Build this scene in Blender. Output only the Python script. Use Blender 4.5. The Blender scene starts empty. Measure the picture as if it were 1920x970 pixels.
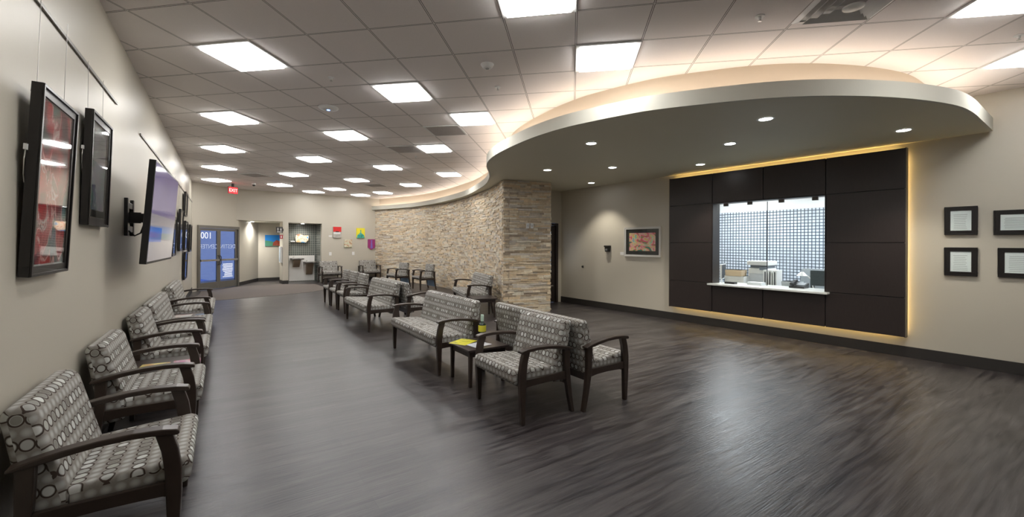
import bpy, bmesh, math, random
from mathutils import Matrix, Vector
random.seed(7)
S = bpy.context.scene
COL = S.collection
# ------------------------------------------------------------------ camera, world, exposure
H0 = 1.554            # eye height
HC = 3.472            # ceiling
HS = 2.986            # underside of the canopy
cam_d = bpy.data.cameras.new('camera')
cam = bpy.data.objects.new('camera', cam_d); COL.objects.link(cam)
cam_d.sensor_width = 36; cam_d.sensor_fit = 'HORIZONTAL'
cam_d.lens = 788.5/1920*36
cam_d.shift_x = (960-935.1)/1920
cam_d.shift_y = (457.7-485)/1920
cam_d.clip_start = .02
cam.matrix_world = Matrix.Translation((0, 0, H0)) @ Matrix.Rotation(math.pi/2, 4, 'X') @ Matrix.Rotation(.0045, 4, 'Z')
S.camera = cam
w = bpy.data.worlds.new('world'); S.world = w; w.use_nodes = True
w.node_tree.nodes['Background'].inputs[0].default_value = (.24, .30, .48, 1)    # blue dusk outside the glass doors
w.node_tree.nodes['Background'].inputs[1].default_value = .5
S.view_settings.view_transform = 'Standard'; S.view_settings.look = 'None'
S.view_settings.gamma = 1; S.view_settings.use_curve_mapping = False
S.view_settings.exposure = 1.24
S.cycles.use_denoising = True
S.cycles.max_bounces = 10; S.cycles.diffuse_bounces = 6
S.cycles.sample_clamp_indirect = 8
TROFFER = 9.0         # strength of the ceiling panels
CAN = 26.0            # watts of each downlight
COVE = 6.0            # strength of the cove strip
LED = 14.0             # strength of the warm strips behind the panelling

# ------------------------------------------------------------------ node helpers
def newmat(name):
    m = bpy.data.materials.new(name); m.use_nodes = True
    return m, m.node_tree, m.node_tree.nodes['Principled BSDF']
def nd(nt, typ, ins=None, **kw):
    n = nt.nodes.new(typ)
    for k, v in kw.items(): setattr(n, k, v)
    for k, v in (ins or {}).items():
        if hasattr(v, 'is_linked') or isinstance(v, bpy.types.NodeSocket): nt.links.new(v, n.inputs[k])
        else: n.inputs[k].default_value = v
    return n
def mth(nt, op, a, b=None, c=None, clamp=False):
    n = nt.nodes.new('ShaderNodeMath'); n.operation = op; n.use_clamp = clamp
    for i, v in enumerate((a, b, c)):
        if v is None: continue
        if isinstance(v, bpy.types.NodeSocket): nt.links.new(v, n.inputs[i])
        else: n.inputs[i].default_value = v
    return n.outputs[0]
def mixc(nt, f, a, b, blend='MIX'):
    n = nt.nodes.new('ShaderNodeMix'); n.data_type = 'RGBA'; n.blend_type = blend; n.clamp_factor = True
    for i, v in ((0, f), (6, a), (7, b)):
        if isinstance(v, bpy.types.NodeSocket): nt.links.new(v, n.inputs[i])
        else: n.inputs[i].default_value = v if i == 0 else (*v[:3], 1)
    return n.outputs[2]
def ramp(nt, f, stops, mode='LINEAR'):
    n = nt.nodes.new('ShaderNodeValToRGB'); n.color_ramp.interpolation = mode
    e = n.color_ramp.elements
    while len(e) < len(stops): e.new(.5)
    for i, (p, c) in enumerate(stops): e[i].position = p; e[i].color = (*c, 1)
    nt.links.new(f, n.inputs[0]); return n.outputs[0]
def sep(nt, v):
    n = nd(nt, 'ShaderNodeSeparateXYZ', {0: v}); return n.outputs
def comb(nt, x, y, z=0.0): return nd(nt, 'ShaderNodeCombineXYZ', {0: x, 1: y, 2: z}).outputs[0]
def objco(nt): return nt.nodes.new('ShaderNodeTexCoord').outputs['Object']
def noise(nt, vec, scale, detail=3, rough=.5):
    return nd(nt, 'ShaderNodeTexNoise', {'Vector': vec, 'Scale': scale, 'Detail': detail, 'Roughness': rough})
def bump(nt, b, h, strength=.3, dist=.01):
    n = nd(nt, 'ShaderNodeBump', {'Strength': strength, 'Distance': dist, 'Height': h}); nt.links.new(n.outputs[0], b.inputs['Normal'])
def plain(name, c, rough=.5, metal=0, var=.06, scale=8, emit=0, spec=.5, bmp=0, ecol=None):
    m, nt, b = newmat(name)
    b.inputs['Roughness'].default_value = rough; b.inputs['Metallic'].default_value = metal
    b.inputs['Specular IOR Level'].default_value = spec
    v = objco(nt); n = noise(nt, v, scale)
    lo = tuple(x*(1-var) for x in c); hi = tuple(min(1, x*(1+var)) for x in c)
    nt.links.new(mixc(nt, n.outputs[0], lo, hi), b.inputs['Base Color'])
    if bmp: bump(nt, b, noise(nt, v, 120).outputs[0], bmp, .002)
    if emit:
        b.inputs['Emission Color'].default_value = (*(ecol or c), 1); b.inputs['Emission Strength'].default_value = emit
    return m

def wall_paint(name, c, rough=.42):
    m, nt, b = newmat(name); v = objco(nt)
    n = noise(nt, v, .9, 2)
    nt.links.new(mixc(nt, n.outputs[0], tuple(x*.97 for x in c), tuple(x*1.03 for x in c)), b.inputs['Base Color'])
    b.inputs['Roughness'].default_value = rough
    bump(nt, b, noise(nt, v, 90, 2).outputs[0], .12, .003)
    return m
M = {}
M['wall'] = wall_paint('greige_wall_paint', (.52, .485, .41))
M['wall_far'] = M['wall']
M['canopy'] = wall_paint('canopy_underside_paint', (.56, .53, .42), .6)
M['cream'] = wall_paint('cream_trim_paint', (.54, .53, .465), .85)
M['white'] = plain('white_plastic', (.75, .75, .74), .4, var=.02)
M['white_metal'] = plain('white_enamel', (.72, .72, .71), .35, var=.02)
M['base'] = plain('dark_vinyl_base', (.028, .025, .023), .45)
M['black'] = plain('black_plastic', (.012, .012, .013), .35)
M['frame'] = plain('black_wood_frame', (.012, .010, .010), .28, var=.2, scale=30)
M['steel'] = plain('brushed_steel', (.55, .54, .52), .3, 1, var=.1, scale=20)
M['bronze'] = plain('aluminium_door_frame', (.20, .19, .17), .4, .5)
M['trim'] = plain('door_edge_strip', (.5, .48, .42), .5)

def lit(name, c, e):
    m, nt, b = newmat(name); b.inputs['Base Color'].default_value = (*c, 1)
    v = objco(nt); n = noise(nt, v, 3)
    b.inputs['Emission Color'].default_value = (*c, 1)
    nt.links.new(mth(nt, 'MULTIPLY_ADD', n.outputs[0], e*.05, e*.975), b.inputs['Emission Strength']); return m
M['troffer'] = lit('troffer_lens', (1, .985, .96), TROFFER)
M['can'] = lit('downlight_lens', (.95, .97, 1), 14)
M['cove'] = lit('cove_lamp', (1, .90, .84), COVE)
M['led'] = lit('warm_led_strip', (1, .69, .25), LED)
M['exit'] = lit('exit_red', (1, .015, .02), 1.1)
M['exit_text'] = lit('exit_letters', (1, .35, .32), 1.2)

# dark wood of the chairs
def wood(name, c1, c2, rough=.32):
    m, nt, b = newmat(name); v = objco(nt)
    mp = nd(nt, 'ShaderNodeMapping', {0: v}); mp.inputs['Scale'].default_value = (40, 6, 6)
    n = noise(nt, mp.outputs[0], 1.5, 5, .6)
    nt.links.new(mixc(nt, n.outputs[0], c1, c2), b.inputs['Base Color'])
    b.inputs['Roughness'].default_value = rough
    bump(nt, b, n.outputs[0], .1, .002); return m
M['wood'] = wood('espresso_wood', (.020, .013, .010), (.050, .034, .026))
M['panel'] = wood('espresso_laminate', (.022, .015, .014), (.034, .025, .023), .38)
M['tabletop'] = wood('dark_table_laminate', (.030, .022, .020), (.060, .045, .042), .3)

# patterned upholstery: rows of outlined ovals between rows of pale dots
def fabric():
    m, nt, b = newmat('oval_patterned_fabric')
    uv = nd(nt, 'ShaderNodeUVMap').outputs[0]
    s = sep(nt, uv); u, v = s[0], s[1]
    P, Q = .052, .110
    row = mth(nt, 'FLOOR', mth(nt, 'DIVIDE', v, Q))
    uo = mth(nt, 'ADD', mth(nt, 'DIVIDE', u, P), mth(nt, 'MULTIPLY', row, .37))
    ci = mth(nt, 'FLOOR', uo)
    fu = mth(nt, 'MULTIPLY', mth(nt, 'SUBTRACT', mth(nt, 'FRACT', uo), .5), P)
    fv = mth(nt, 'MULTIPLY', mth(nt, 'FRACT', mth(nt, 'DIVIDE', v, Q)), Q)
    rnd = nd(nt, 'ShaderNodeTexWhiteNoise', {'Vector': comb(nt, ci, row, 0.0)})
    jit = mth(nt, 'MULTIPLY', mth(nt, 'SUBTRACT', rnd.outputs[0], .5), .008)
    d = mth(nt, 'SQRT', mth(nt, 'ADD', mth(nt, 'POWER', mth(nt, 'DIVIDE', fu, .0272), 2),
        mth(nt, 'POWER', mth(nt, 'DIVIDE', mth(nt, 'ADD', mth(nt, 'SUBTRACT', fv, .034), jit), .0295), 2)))
    inside = mth(nt, 'LESS_THAN', d, 1.0)
    core = mth(nt, 'LESS_THAN', d, .77)
    core2 = mth(nt, 'LESS_THAN', d, .67)
    d2 = mth(nt, 'SQRT', mth(nt, 'ADD', mth(nt, 'POWER', mth(nt, 'DIVIDE', fu, .0235), 2),
        mth(nt, 'POWER', mth(nt, 'DIVIDE', mth(nt, 'SUBTRACT', fv, .088), .023), 2)))
    soft = mth(nt, 'SUBTRACT', 1.0, mth(nt, 'POWER', d2, 1.6), clamp=True)
    base = mixc(nt, noise(nt, uv, 300).outputs[0], (.205, .19, .17), (.275, .26, .235))
    c = mixc(nt, mth(nt, 'MULTIPLY', soft, .7), base, (.54, .54, .53))
    c = mixc(nt, inside, c, (.055, .038, .030))
    c = mixc(nt, core, c, (.36, .36, .34))
    fill = ramp(nt, rnd.outputs[0], [(0, (.17, .155, .135)), (.3, (.24, .235, .21)), (.55, (.42, .425, .41)), (.8, (.60, .61, .59)), (1, (.34, .34, .30))])
    c = mixc(nt, core2, c, fill)
    nt.links.new(c, b.inputs['Base Color']); b.inputs['Roughness'].default_value = .75
    b.inputs['Specular IOR Level'].default_value = .3
    bump(nt, b, noise(nt, uv, 900, 2).outputs[0], .3, .001)
    return m
M['fabric'] = fabric()
M['blue_vinyl'] = plain('blue_grey_vinyl', (.20, .30, .42), .5)

def floor_mat():
    m, nt, b = newmat('dark_plank_floor'); v = objco(nt)      # x runs with the planks
    br = nd(nt, 'ShaderNodeTexBrick', {'Vector': v, 'Color1': (0, 0, 0, 1), 'Color2': (1, 1, 1, 1), 'Mortar': (.5, .5, .5, 1), 'Scale': 1.0,
        'Mortar Size': .0012, 'Bias': 0.0, 'Brick Width': 1.22, 'Row Height': .152}, offset=.37)
    mp = nd(nt, 'ShaderNodeMapping', {0: v}); mp.inputs['Scale'].default_value = (1.3, 15, 1)
    n1 = noise(nt, mp.outputs[0], 1.5, 8, .66)
    mp2 = nd(nt, 'ShaderNodeMapping', {0: v}); mp2.inputs['Scale'].default_value = (.5, 3.2, 1)
    n2 = noise(nt, mp2.outputs[0], 1.6, 3)
    t = mth(nt, 'ADD', mth(nt, 'MULTIPLY', n1.outputs[0], .8), mth(nt, 'MULTIPLY', n2.outputs[0], .3))
    t = mth(nt, 'ADD', t, mth(nt, 'MULTIPLY', br.outputs[0], .09))
    c = ramp(nt, t, [(.43, (.007, .004, .005)), (.52, (.022, .017, .018)), (.61, (.044, .037, .037)), (.70, (.066, .058, .056)), (.80, (.11, .10, .096))])
    c = mixc(nt, mth(nt, 'MULTIPLY', br.outputs['Fac'], .7), c, (.02, .017, .016))
    nt.links.new(c, b.inputs['Base Color'])
    r = mth(nt, 'ADD', .18, mth(nt, 'MULTIPLY', n1.outputs[0], .34))
    nt.links.new(r, b.inputs['Roughness'])
    b.inputs['Specular IOR Level'].default_value = .85; b.inputs['Specular Tint'].default_value = (.90, .94, 1, 1)
    mp3 = nd(nt, 'ShaderNodeMapping', {0: v}); mp3.inputs['Scale'].default_value = (4, 60, 1)
    n3 = noise(nt, mp3.outputs[0], 1.3, 3)
    bump(nt, b, mth(nt, 'ADD', n1.outputs[0], mth(nt, 'MULTIPLY', n3.outputs[0], .9)), .45, .004)
    return m
M['floor'] = floor_mat()
TILE = .6101
def ceil_mat():
    m, nt, b = newmat('ceiling_tile'); v = objco(nt); s = sep(nt, v)
    def line(x):
        f = mth(nt, 'FRACT', mth(nt, 'ADD', mth(nt, 'DIVIDE', x, TILE), 100.5))
        return mth(nt, 'ABSOLUTE', mth(nt, 'SUBTRACT', f, .5))     # 0 on a grid line
    d = mth(nt, 'MINIMUM', line(s[0]), line(s[1]))
    bar = mth(nt, 'LESS_THAN', d, .0115)
    gap = mth(nt, 'MULTIPLY', mth(nt, 'LESS_THAN', d, .0155), mth(nt, 'GREATER_THAN', d, .0075))
    n = noise(nt, v, 160, 2)
    c = mixc(nt, n.outputs[0], (.80, .75, .73), (.88, .83, .81))
    c = mixc(nt, bar, c, (.82, .78, .76))
    c = mixc(nt, gap, c, (.10, .09, .085))
    nt.links.new(c, b.inputs['Base Color']); b.inputs['Roughness'].default_value = .85
    b.inputs['Specular IOR Level'].default_value = .2
    bump(nt, b, n.outputs[0], .15, .002); return m
M['ceil'] = ceil_mat()
def tile_mat(name, pitch, ctile, cgrout, gw=.1, rough=.25):
    m, nt, b = newmat(name); v = objco(nt); s = sep(nt, v)
    def line(x):
        f = mth(nt, 'FRACT', mth(nt, 'ADD', mth(nt, 'DIVIDE', x, pitch), 100.5)); return mth(nt, 'ABSOLUTE', mth(nt, 'SUBTRACT', f, .5))
    d = mth(nt, 'MINIMUM', line(s[0]), line(s[2]))
    g = mth(nt, 'LESS_THAN', d, gw)
    cell = comb(nt, mth(nt, 'FLOOR', mth(nt, 'DIVIDE', s[0], pitch)), mth(nt, 'FLOOR', mth(nt, 'DIVIDE', s[2], pitch)), 0.0)
    r = nd(nt, 'ShaderNodeTexWhiteNoise', {'Vector': cell})
    c = mixc(nt, r.outputs[0], tuple(x*.85 for x in ctile), ctile)
    nt.links.new(mixc(nt, g, c, cgrout), b.inputs['Base Color']); b.inputs['Roughness'].default_value = rough
    return m
M['mosaic'] = tile_mat('dark_green_mosaic', .075, (.10, .115, .105), (.30, .30, .27), .09)
M['recep_tile'] = tile_mat('white_glass_mosaic', .068, (.60, .66, .74), (.05, .07, .10), .12)

STONE = []
for i, c in enumerate([(.52, .43, .30), (.42, .34, .24), (.60, .52, .39), (.46, .41, .33), (.34, .28, .21), (.58, .46, .30), (.50, .46, .40), (.64, .57, .46)]):
    m, nt, b = newmat('ledger_stone_%s' % ['tan', 'brown', 'cream', 'taupe', 'umber', 'gold', 'grey', 'pale'][i]); v = objco(nt)
    n = noise(nt, v, 14, 6, .65)
    nt.links.new(mixc(nt, n.outputs[0], (c[0]*.72, c[1]*.70, c[2]*.66), (min(1, c[0]*1.66), min(1, c[1]*1.66), min(1, c[2]*1.75))), b.inputs['Base Color'])
    b.inputs['Roughness'].default_value = .85
    bump(nt, b, noise(nt, v, 45, 6, .7).outputs[0], .8, .012); STONE.append(m)

def art_mat(name, stops, scale=6, dist=1.5, rough=.15, vec_scale=(1, 1, 1), seed=0.0, coat=.6):
    m, nt, b = newmat(name); v = objco(nt)
    mp = nd(nt, 'ShaderNodeMapping', {0: v}); mp.inputs['Scale'].default_value = vec_scale; mp.inputs['Location'].default_value = (seed, seed*.7, seed*1.3)
    n = nd(nt, 'ShaderNodeTexNoise', {'Vector': mp.outputs[0], 'Scale': scale, 'Detail': 4.0, 'Distortion': dist})
    nt.links.new(ramp(nt, n.outputs[0], stops), b.inputs['Base Color'])
    b.inputs['Roughness'].default_value = rough; b.inputs['Coat Weight'].default_value = coat; b.inputs['Coat Roughness'].default_value = .02
    return m
def glass(name='clear_glass', tint=(.985, 1, .995), rough=.0):
    m, nt, b = newmat(name)
    out = nt.nodes['Material Output']; nt.nodes.remove(b)
    g = nd(nt, 'ShaderNodeBsdfGlossy', {'Roughness': .02}); t = nd(nt, 'ShaderNodeBsdfTransparent', {'Color': (*tint, 1)})
    f = nd(nt, 'ShaderNodeLayerWeight', {'Blend': .5}); v = objco(nt)
    fr = mth(nt, 'MULTIPLY_ADD', mth(nt, 'POWER', f.outputs['Facing'], 4.5), .75, .025)
    mx = nd(nt, 'ShaderNodeMixShader', {0: mth(nt, 'MULTIPLY_ADD', noise(nt, v, 2).outputs[0], .01, fr), 1: t.outputs[0], 2: g.outputs[0]})
    nt.links.new(mx.outputs[0], out.inputs[0]); return m
M['glass'] = glass()
M['blue_glass'] = glass('blue_tinted_glass', (.72, .78, .92))

# ------------------------------------------------------------------ mesh helpers
class MB:
    def __init__(s): s.v = []; s.f = []; s.uv = []; s.mi = []
    def add(s, vs, fs, mi=0, uvs=None):
        o = len(s.v); s.v += [tuple(p) for p in vs]
        for k, f in enumerate(fs):
            s.f.append([i+o for i in f]); s.mi.append(mi); s.uv.append(uvs[k] if uvs else None)
        return s
    def box(s, x0, x1, y0, y1, z0, z1, mi=0):
        v = [(x, y, z) for z in (z0, z1) for y in (y0, y1) for x in (x0, x1)]
        return s.add(v, [(0, 2, 3, 1), (4, 5, 7, 6), (0, 1, 5, 4), (2, 6, 7, 3), (0, 4, 6, 2), (1, 3, 7, 5)], mi)
    def prism_x(s, prof, x0, x1, mi=0):          # profile of (y,z) extruded along x
        n = len(prof); v = [(x0, y, z) for y, z in prof]+[(x1, y, z) for y, z in prof]
        f = [tuple(range(n))[::-1], tuple(range(n, 2*n))]+[(i, (i+1) % n, n+(i+1) % n, n+i) for i in range(n)]
        return s.add(v, f, mi)
    def prism_z(s, poly, z0, z1, mi=0):
        n = len(poly); v = [(x, y, z0) for x, y in poly]+[(x, y, z1) for x, y in poly]
        f = [tuple(range(n))[::-1], tuple(range(n, 2*n))]+[(i, (i+1) % n, n+(i+1) % n, n+i) for i in range(n)]
        return s.add(v, f, mi)
    def prism_y(s, poly, y0, y1, mi=0):          # poly of (x,z)
        n = len(poly); v = [(x, y0, z) for x, z in poly]+[(x, y1, z) for x, z in poly]
        f = [tuple(range(n)), tuple(range(n, 2*n))[::-1]]+[((i+1) % n, i, n+i, n+(i+1) % n) for i in range(n)]
        return s.add(v, f, mi)
    def lathe(s, prof, seg=24, cx=0, cy=0, cz=0, mi=0, cap=True):     # prof of (r,z)
        n = len(prof); v = []
        for k in range(seg):
            a = 2*math.pi*k/seg
            v += [(cx+r*math.cos(a), cy+r*math.sin(a), cz+z) for r, z in prof]
        f = []
        for k in range(seg):
            k2 = (k+1) % seg
            for i in range(n-1): f.append((k*n+i, k2*n+i, k2*n+i+1, k*n+i+1))
        if cap and prof[0][0] > 1e-6: f.append(tuple(k*n for k in range(seg))[::-1])
        if cap and prof[-1][0] > 1e-6: f.append(tuple(k*n+n-1 for k in range(seg)))
        return s.add(v, f, mi)
    def tube(s, pts, r, seg=8, mi=0):
        pts = [Vector(p) for p in pts]; v = []; up = Vector((0.13, .21, 1)).normalized()
        for i, p in enumerate(pts):
            t = (pts[min(i+1, len(pts)-1)]-pts[max(i-1, 0)]).normalized()
            a = t.cross(up)
            if a.length < .05: a = t.cross(Vector((1, 0, 0)))
            a.normalize(); b = t.cross(a)
            v += [tuple(p+r*(math.cos(2*math.pi*k/seg)*a+math.sin(2*math.pi*k/seg)*b)) for k in range(seg)]
        f = [(i*seg+k, i*seg+(k+1) % seg, (i+1)*seg+(k+1) % seg, (i+1)*seg+k) for i in range(len(pts)-1) for k in range(seg)]
        f += [tuple(range(seg))[::-1], tuple(range((len(pts)-1)*seg, len(pts)*seg))]
        return s.add(v, f, mi)
    def build(s, name, mats, parent=None, smooth=False, bevel=0, loc=None, rz=0):
        me = bpy.data.meshes.new(name); me.from_pydata(s.v, [], s.f)
        if not isinstance(mats, (list, tuple)): mats = [mats]
        for m in mats: me.materials.append(m)
        for p, mi in zip(me.polygons, s.mi): p.material_index = mi
        if any(u for u in s.uv):
            L = me.uv_layers.new(name='UVMap')
            for p, u in zip(me.polygons, s.uv):
                if u:
                    for li, c in zip(p.loop_indices, u): L.data[li].uv = c
        bm = bmesh.new(); bm.from_mesh(me)
        bmesh.ops.remove_doubles(bm, verts=bm.verts, dist=1e-6)
        bmesh.ops.recalc_face_normals(bm, faces=bm.faces); bm.to_mesh(me); bm.free()
        if smooth:
            for p in me.polygons: p.use_smooth = True
            try: me.set_sharp_from_angle(angle=math.radians(42))
            except Exception: pass
        o = bpy.data.objects.new(name, me); COL.objects.link(o)
        if parent is not None: o.parent = parent
        if loc is not None: o.location = loc
        if rz: o.rotation_euler.z = rz
        if bevel:
            b = o.modifiers.new('bevel', 'BEVEL'); b.width = bevel; b.segments = 2; b.limit_method = 'ANGLE'
        return o
def tag(o, label, cat, group=None):
    o['label'] = label; o['category'] = cat
    if group: o['group'] = group
    return o
def rot_of(N):                              # local -y faces N, local x points to the viewer's right
    return math.atan2(N[0], -N[1])
def thing(name, label, cat, loc, N=(0, -1), group=None):
    o = bpy.data.objects.new(name, None); COL.objects.link(o); o.empty_display_size = .1
    o.location = loc; o.rotation_euler.z = rot_of(N); return tag(o, label, cat, group)
def struct(o): o['kind'] = 'structure'; return o
def dup(root, loc, N, label, group=None, name=None):
    r = root.copy(); COL.objects.link(r); r.location = loc; r.rotation_euler.z = rot_of(N); r['label'] = label
    if group: r['group'] = group
    for ch in list(root.children):
        c = ch.copy(); COL.objects.link(c); c.parent = r
        for g in list(ch.children):
            d = g.copy(); COL.objects.link(d); d.parent = c
    return r
def text_mesh(name, body, size, mat, parent, loc, rx=math.pi/2, rz=0, flip=False, depth=.002):
    cu = bpy.data.curves.new(name, 'FONT'); cu.body = body; cu.size = size; cu.align_x = 'CENTER'; cu.align_y = 'CENTER'; cu.extrude = depth
    t = bpy.data.objects.new(name, cu); COL.objects.link(t)
    me = bpy.data.meshes.new_from_object(t.evaluated_get(bpy.context.evaluated_depsgraph_get()))
    bpy.data.objects.remove(t); me.name = name
    me.materials.clear(); me.materials.append(mat)
    R = Matrix.Rotation(rx, 4, 'X')
    if flip: R = Matrix.Scale(-1, 4, (1, 0, 0)) @ R
    me.transform(R)
    if flip: me.flip_normals()
    o = bpy.data.objects.new(name, me); COL.objects.link(o); o.parent = parent; o.location = loc; o.rotation_euler.z = rz
    return o
def spline(pts, per=8):
    out = []; P = [Vector((*p, 0)) for p in pts]
    for i in range(len(P)-1):
        p0 = P[max(i-1, 0)]; p1 = P[i]; p2 = P[i+1]; p3 = P[min(i+2, len(P)-1)]
        for k in range(per):
            t = k/per
            out.append(.5*((2*p1)+(-p0+p2)*t+(2*p0-5*p1+4*p2-p3)*t*t+(-p0+3*p1-3*p2+p3)*t**3))
    out.append(P[-1]); return [(p.x, p.y) for p in out]

# ------------------------------------------------------------------ wall frames
class Frame:                                 # origin, direction of travel to the viewer's right, normal into the room
    def __init__(s, o, d, N): s.o = o; s.d = d; s.N = N
    def at(s, t, off=0, z=0): return (s.o[0]+s.d[0]*t+s.N[0]*off, s.o[1]+s.d[1]*t+s.N[1]*off, z)
    def xy(s, t, off=0): return s.at(t, off)[:2]
LW = Frame((-3.1705, 3.3281), (-.5476, .8367), (.8367, .5476))
# right wall: t grows away from the camera, so x of things on it (viewer's right) is -t
RW = Frame((6.309, 5.045), (-.58957, .80772), (-.80772, -.58957))
BW = Frame((-9.38, 15.0), (.8, .6), (.6, -.8))
DW = Frame((-9.67, 13.27), (.171, .9853), (.9853, -.171))
L_ = (-.5476, .8367); N_ = (.8367, .5476)
def sn(s, n, z=0): return (L_[0]*s+N_[0]*n, L_[1]*s+N_[1]*n, z)
NEG = (-N_[0], -N_[1])
back_l = LW.xy(-8.5); back_r = RW.xy(-5.2)
corner_l = (-9.67, 13.27)
hall_a = (-9.352, 15.103)

# ------------------------------------------------------------------ floor and ceiling
def slab(name, poly, z0, z1, mat, org, rz):
    c, s = math.cos(-rz), math.sin(-rz)
    loc = [((x-org[0])*c-(y-org[1])*s, (x-org[0])*s+(y-org[1])*c) for x, y in poly]
    return struct(MB().prism_z(loc, z0, z1).build(name, mat, loc=(org[0], org[1], 0), rz=rz))
outer = [back_l, LW.xy(12.3), (-10.2, 18.6), (-5.0, 21.0), (3.0, 15.0), (10.5, 5.5), back_r]
outer_floor = [(back_l[0]-.5, back_l[1]-.6), (-12.5, 13.0), (-11.5, 19.6), (-5.0, 22.0), (4.5, 16.0), (12.5, 5.5), (back_r[0]+.4, back_r[1]-.8)]
slab('floor', outer_floor, -.1, 0, M['floor'], (0, 0), math.atan2(N_[1], N_[0]))
ceil_poly = [back_l, LW.xy(11.9), BW.xy(.05, -.05), BW.xy(5.6, -.05), (1.2, 14.5), RW.xy(8.0, -.06), back_r]
slab('ceiling', ceil_poly, HC, HC+.08, M['ceil'], (-3.6825, 3.5776), -.1719)
def grid(u, v): # centre of a ceiling cell
    c, s = math.cos(.1719), math.sin(.1719)
    return (-3.6825+TILE*(u*c+v*s), 3.5776+TILE*(-u*s+v*c))

# ------------------------------------------------------------------ walls
def wall_seg(name, fr, t0, t1, z0, z1, mat, th=.12):
    p = [fr.xy(t0), fr.xy(t1), fr.xy(t1, -th), fr.xy(t0, -th)]
    return struct(MB().prism_z(p, z0, z1).build(name, mat))
def base_seg(name, fr, t0, t1, h=.145, th=.014):
    p = [fr.xy(t0, .0), fr.xy(t1, .0), fr.xy(t1, th), fr.xy(t0, th)]
    mb = MB().prism_z(p, 0, h); return struct(mb.build(name, M['base'], bevel=.003))
wall_seg('wall_left', LW, -8.5, 11.87, 0, HC, M['wall'])
base_seg('baseboard_left', LW, -8.5, 11.8)
# back wall behind the camera
bw_d = Vector((back_r[0]-back_l[0], back_r[1]-back_l[1])); bl = bw_d.length; bw_d /= bl
BK = Frame(back_r, (-bw_d.x, -bw_d.y), (-bw_d.y, bw_d.x))
wall_seg('wall_back', BK, -.1, bl+.1, 0, HC, M['wall'])
# right wall with the reception opening t 1.925..3.685, z .80..2.33
WT0, WT1, WZ0, WZ1 = 1.925, 3.685, .80, 2.33
mb = MB()
for t0, t1, z0, z1 in ((-5.2, WT0, 0, HC), (WT1, 7.83, 0, HC), (WT0, WT1, 0, WZ0), (WT0, WT1, WZ1, HC)):
    mb.prism_z([RW.xy(t0), RW.xy(t1), RW.xy(t1, -.13), RW.xy(t0, -.13)], z0, z1)
struct(mb.build('wall_right', M['wall']))
base_seg('baseboard_right', RW, -5.2, 7.83, .15)
# wall with the dark door, beyond the stone pier
EW_o = RW.xy(7.83)
EW = Frame(EW_o, (-.86, -.51), (.51, -.86))
mb = MB()
for t0, t1, z0, z1 in ((0, .12, 0, HC), (.12, 1.07, 2.12, HC), (1.07, 1.5, 0, HC)):
    mb.prism_z([EW.xy(t0), EW.xy(t1), EW.xy(t1, -.12), EW.xy(t0, -.12)], z0, z1)
struct(mb.build('wall_end', M['wall']))
# wall with the glass entrance doors t .2..1.86
mb = MB()
for t0, t1, z0, z1 in ((-.1, .17, 0, HC), (.17, 1.86, 2.12, HC)):
    mb.prism_z([DW.xy(t0), DW.xy(t1), DW.xy(t1, -.14), DW.xy(t0, -.14)], z0, z1)
struct(mb.build('wall_entrance', M['wall']))
# far wall B
AT0, AT1, AZ = 1.71, 2.915, 2.33
mb = MB()
for t0, t1, z0, z1 in ((0, 1.515, 2.37, HC), (1.515, AT0, 0, HC), (AT0, AT1, AZ, HC), (AT1, 5.35, 0, HC)):
    mb.prism_z([BW.xy(t0), BW.xy(t1), BW.xy(t1, -.12), BW.xy(t0, -.12)], z0, z1)
struct(mb.build('wall_far', M['wall']))
base_seg('baseboard_far', BW, 1.515, AT0, .13); base_seg('baseboard_alcove_side', BW, AT1, 5.1, .13)
# corridor behind the far wall
ca = hall_a; cb = (-9.75, 17.05)
d = Vector((cb[0]-ca[0], cb[1]-ca[1])); dl = d.length; d /= dl
HA = Frame(ca, (d.x, d.y), (d.y, -d.x))
wall_seg('wall_corridor_side', HA, 0, dl, 0, 2.6, M['wall'])
base_seg('baseboard_corridor_side', HA, 0, dl, .13)
HB = Frame(cb, (.8, .6), (.6, -.8))
wall_seg('wall_corridor_end', HB, 0, 4.2, 0, 2.6, M['wall'])
base_seg('baseboard_corridor_end', HB, 0, 4.2, .13)
PW = Frame(BW.xy(1.515), (-.6, .8), (-.8, -.6))
wall_seg('wall_alcove_stub', PW, .12, .62, 0, 2.6, M['wall'], .19)
base_seg('baseboard_alcove_stub', PW, 0, .62, .13)
struct(MB().prism_z([BW.xy(-.3, -.12), BW.xy(1.7, -.12), BW.xy(5, -2.6), BW.xy(-.8, -3.2)], 2.37, 2.45).build('ceiling_corridor', M['cream']))
# drinking fountain alcove
wall_seg('wall_alcove_back', Frame(BW.xy(AT0, -.85), BW.d, BW.N), -.0, AT1-AT0, 0, AZ+.1, M['wall'], .06)
for nm, t0, t1 in (('wall_alcove_left', AT0-.06, AT0), ('wall_alcove_right', AT1, AT1+.06)):
    struct(MB().prism_z([BW.xy(t0, -.12), BW.xy(t1, -.12), BW.xy(t1, -.85), BW.xy(t0, -.85)], 0, AZ+.1).build(nm, M['wall']))
struct(MB().prism_z([BW.xy(AT0, -.12), BW.xy(AT1, -.12), BW.xy(AT1, -.9), BW.xy(AT0, -.9)], AZ, AZ+.05).build('ceiling_alcove', M['wall']))
def clad(name, fr, t0, t1, off, z0, z1, mat):
    o = MB().box(0, t1-t0, 0, .012, z0, z1).build(name, mat, loc=fr.at(t0, off), rz=rot_of(fr.N)); return struct(o)
clad('trim_1', BW, AT0+.005, AT1-.005, -.835, .0, AZ-.01, M['mosaic'])
sd = Frame(BW.xy(AT1-.012, -.15), (-.6*-1, .8*-1), (-.8, -.6))
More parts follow.
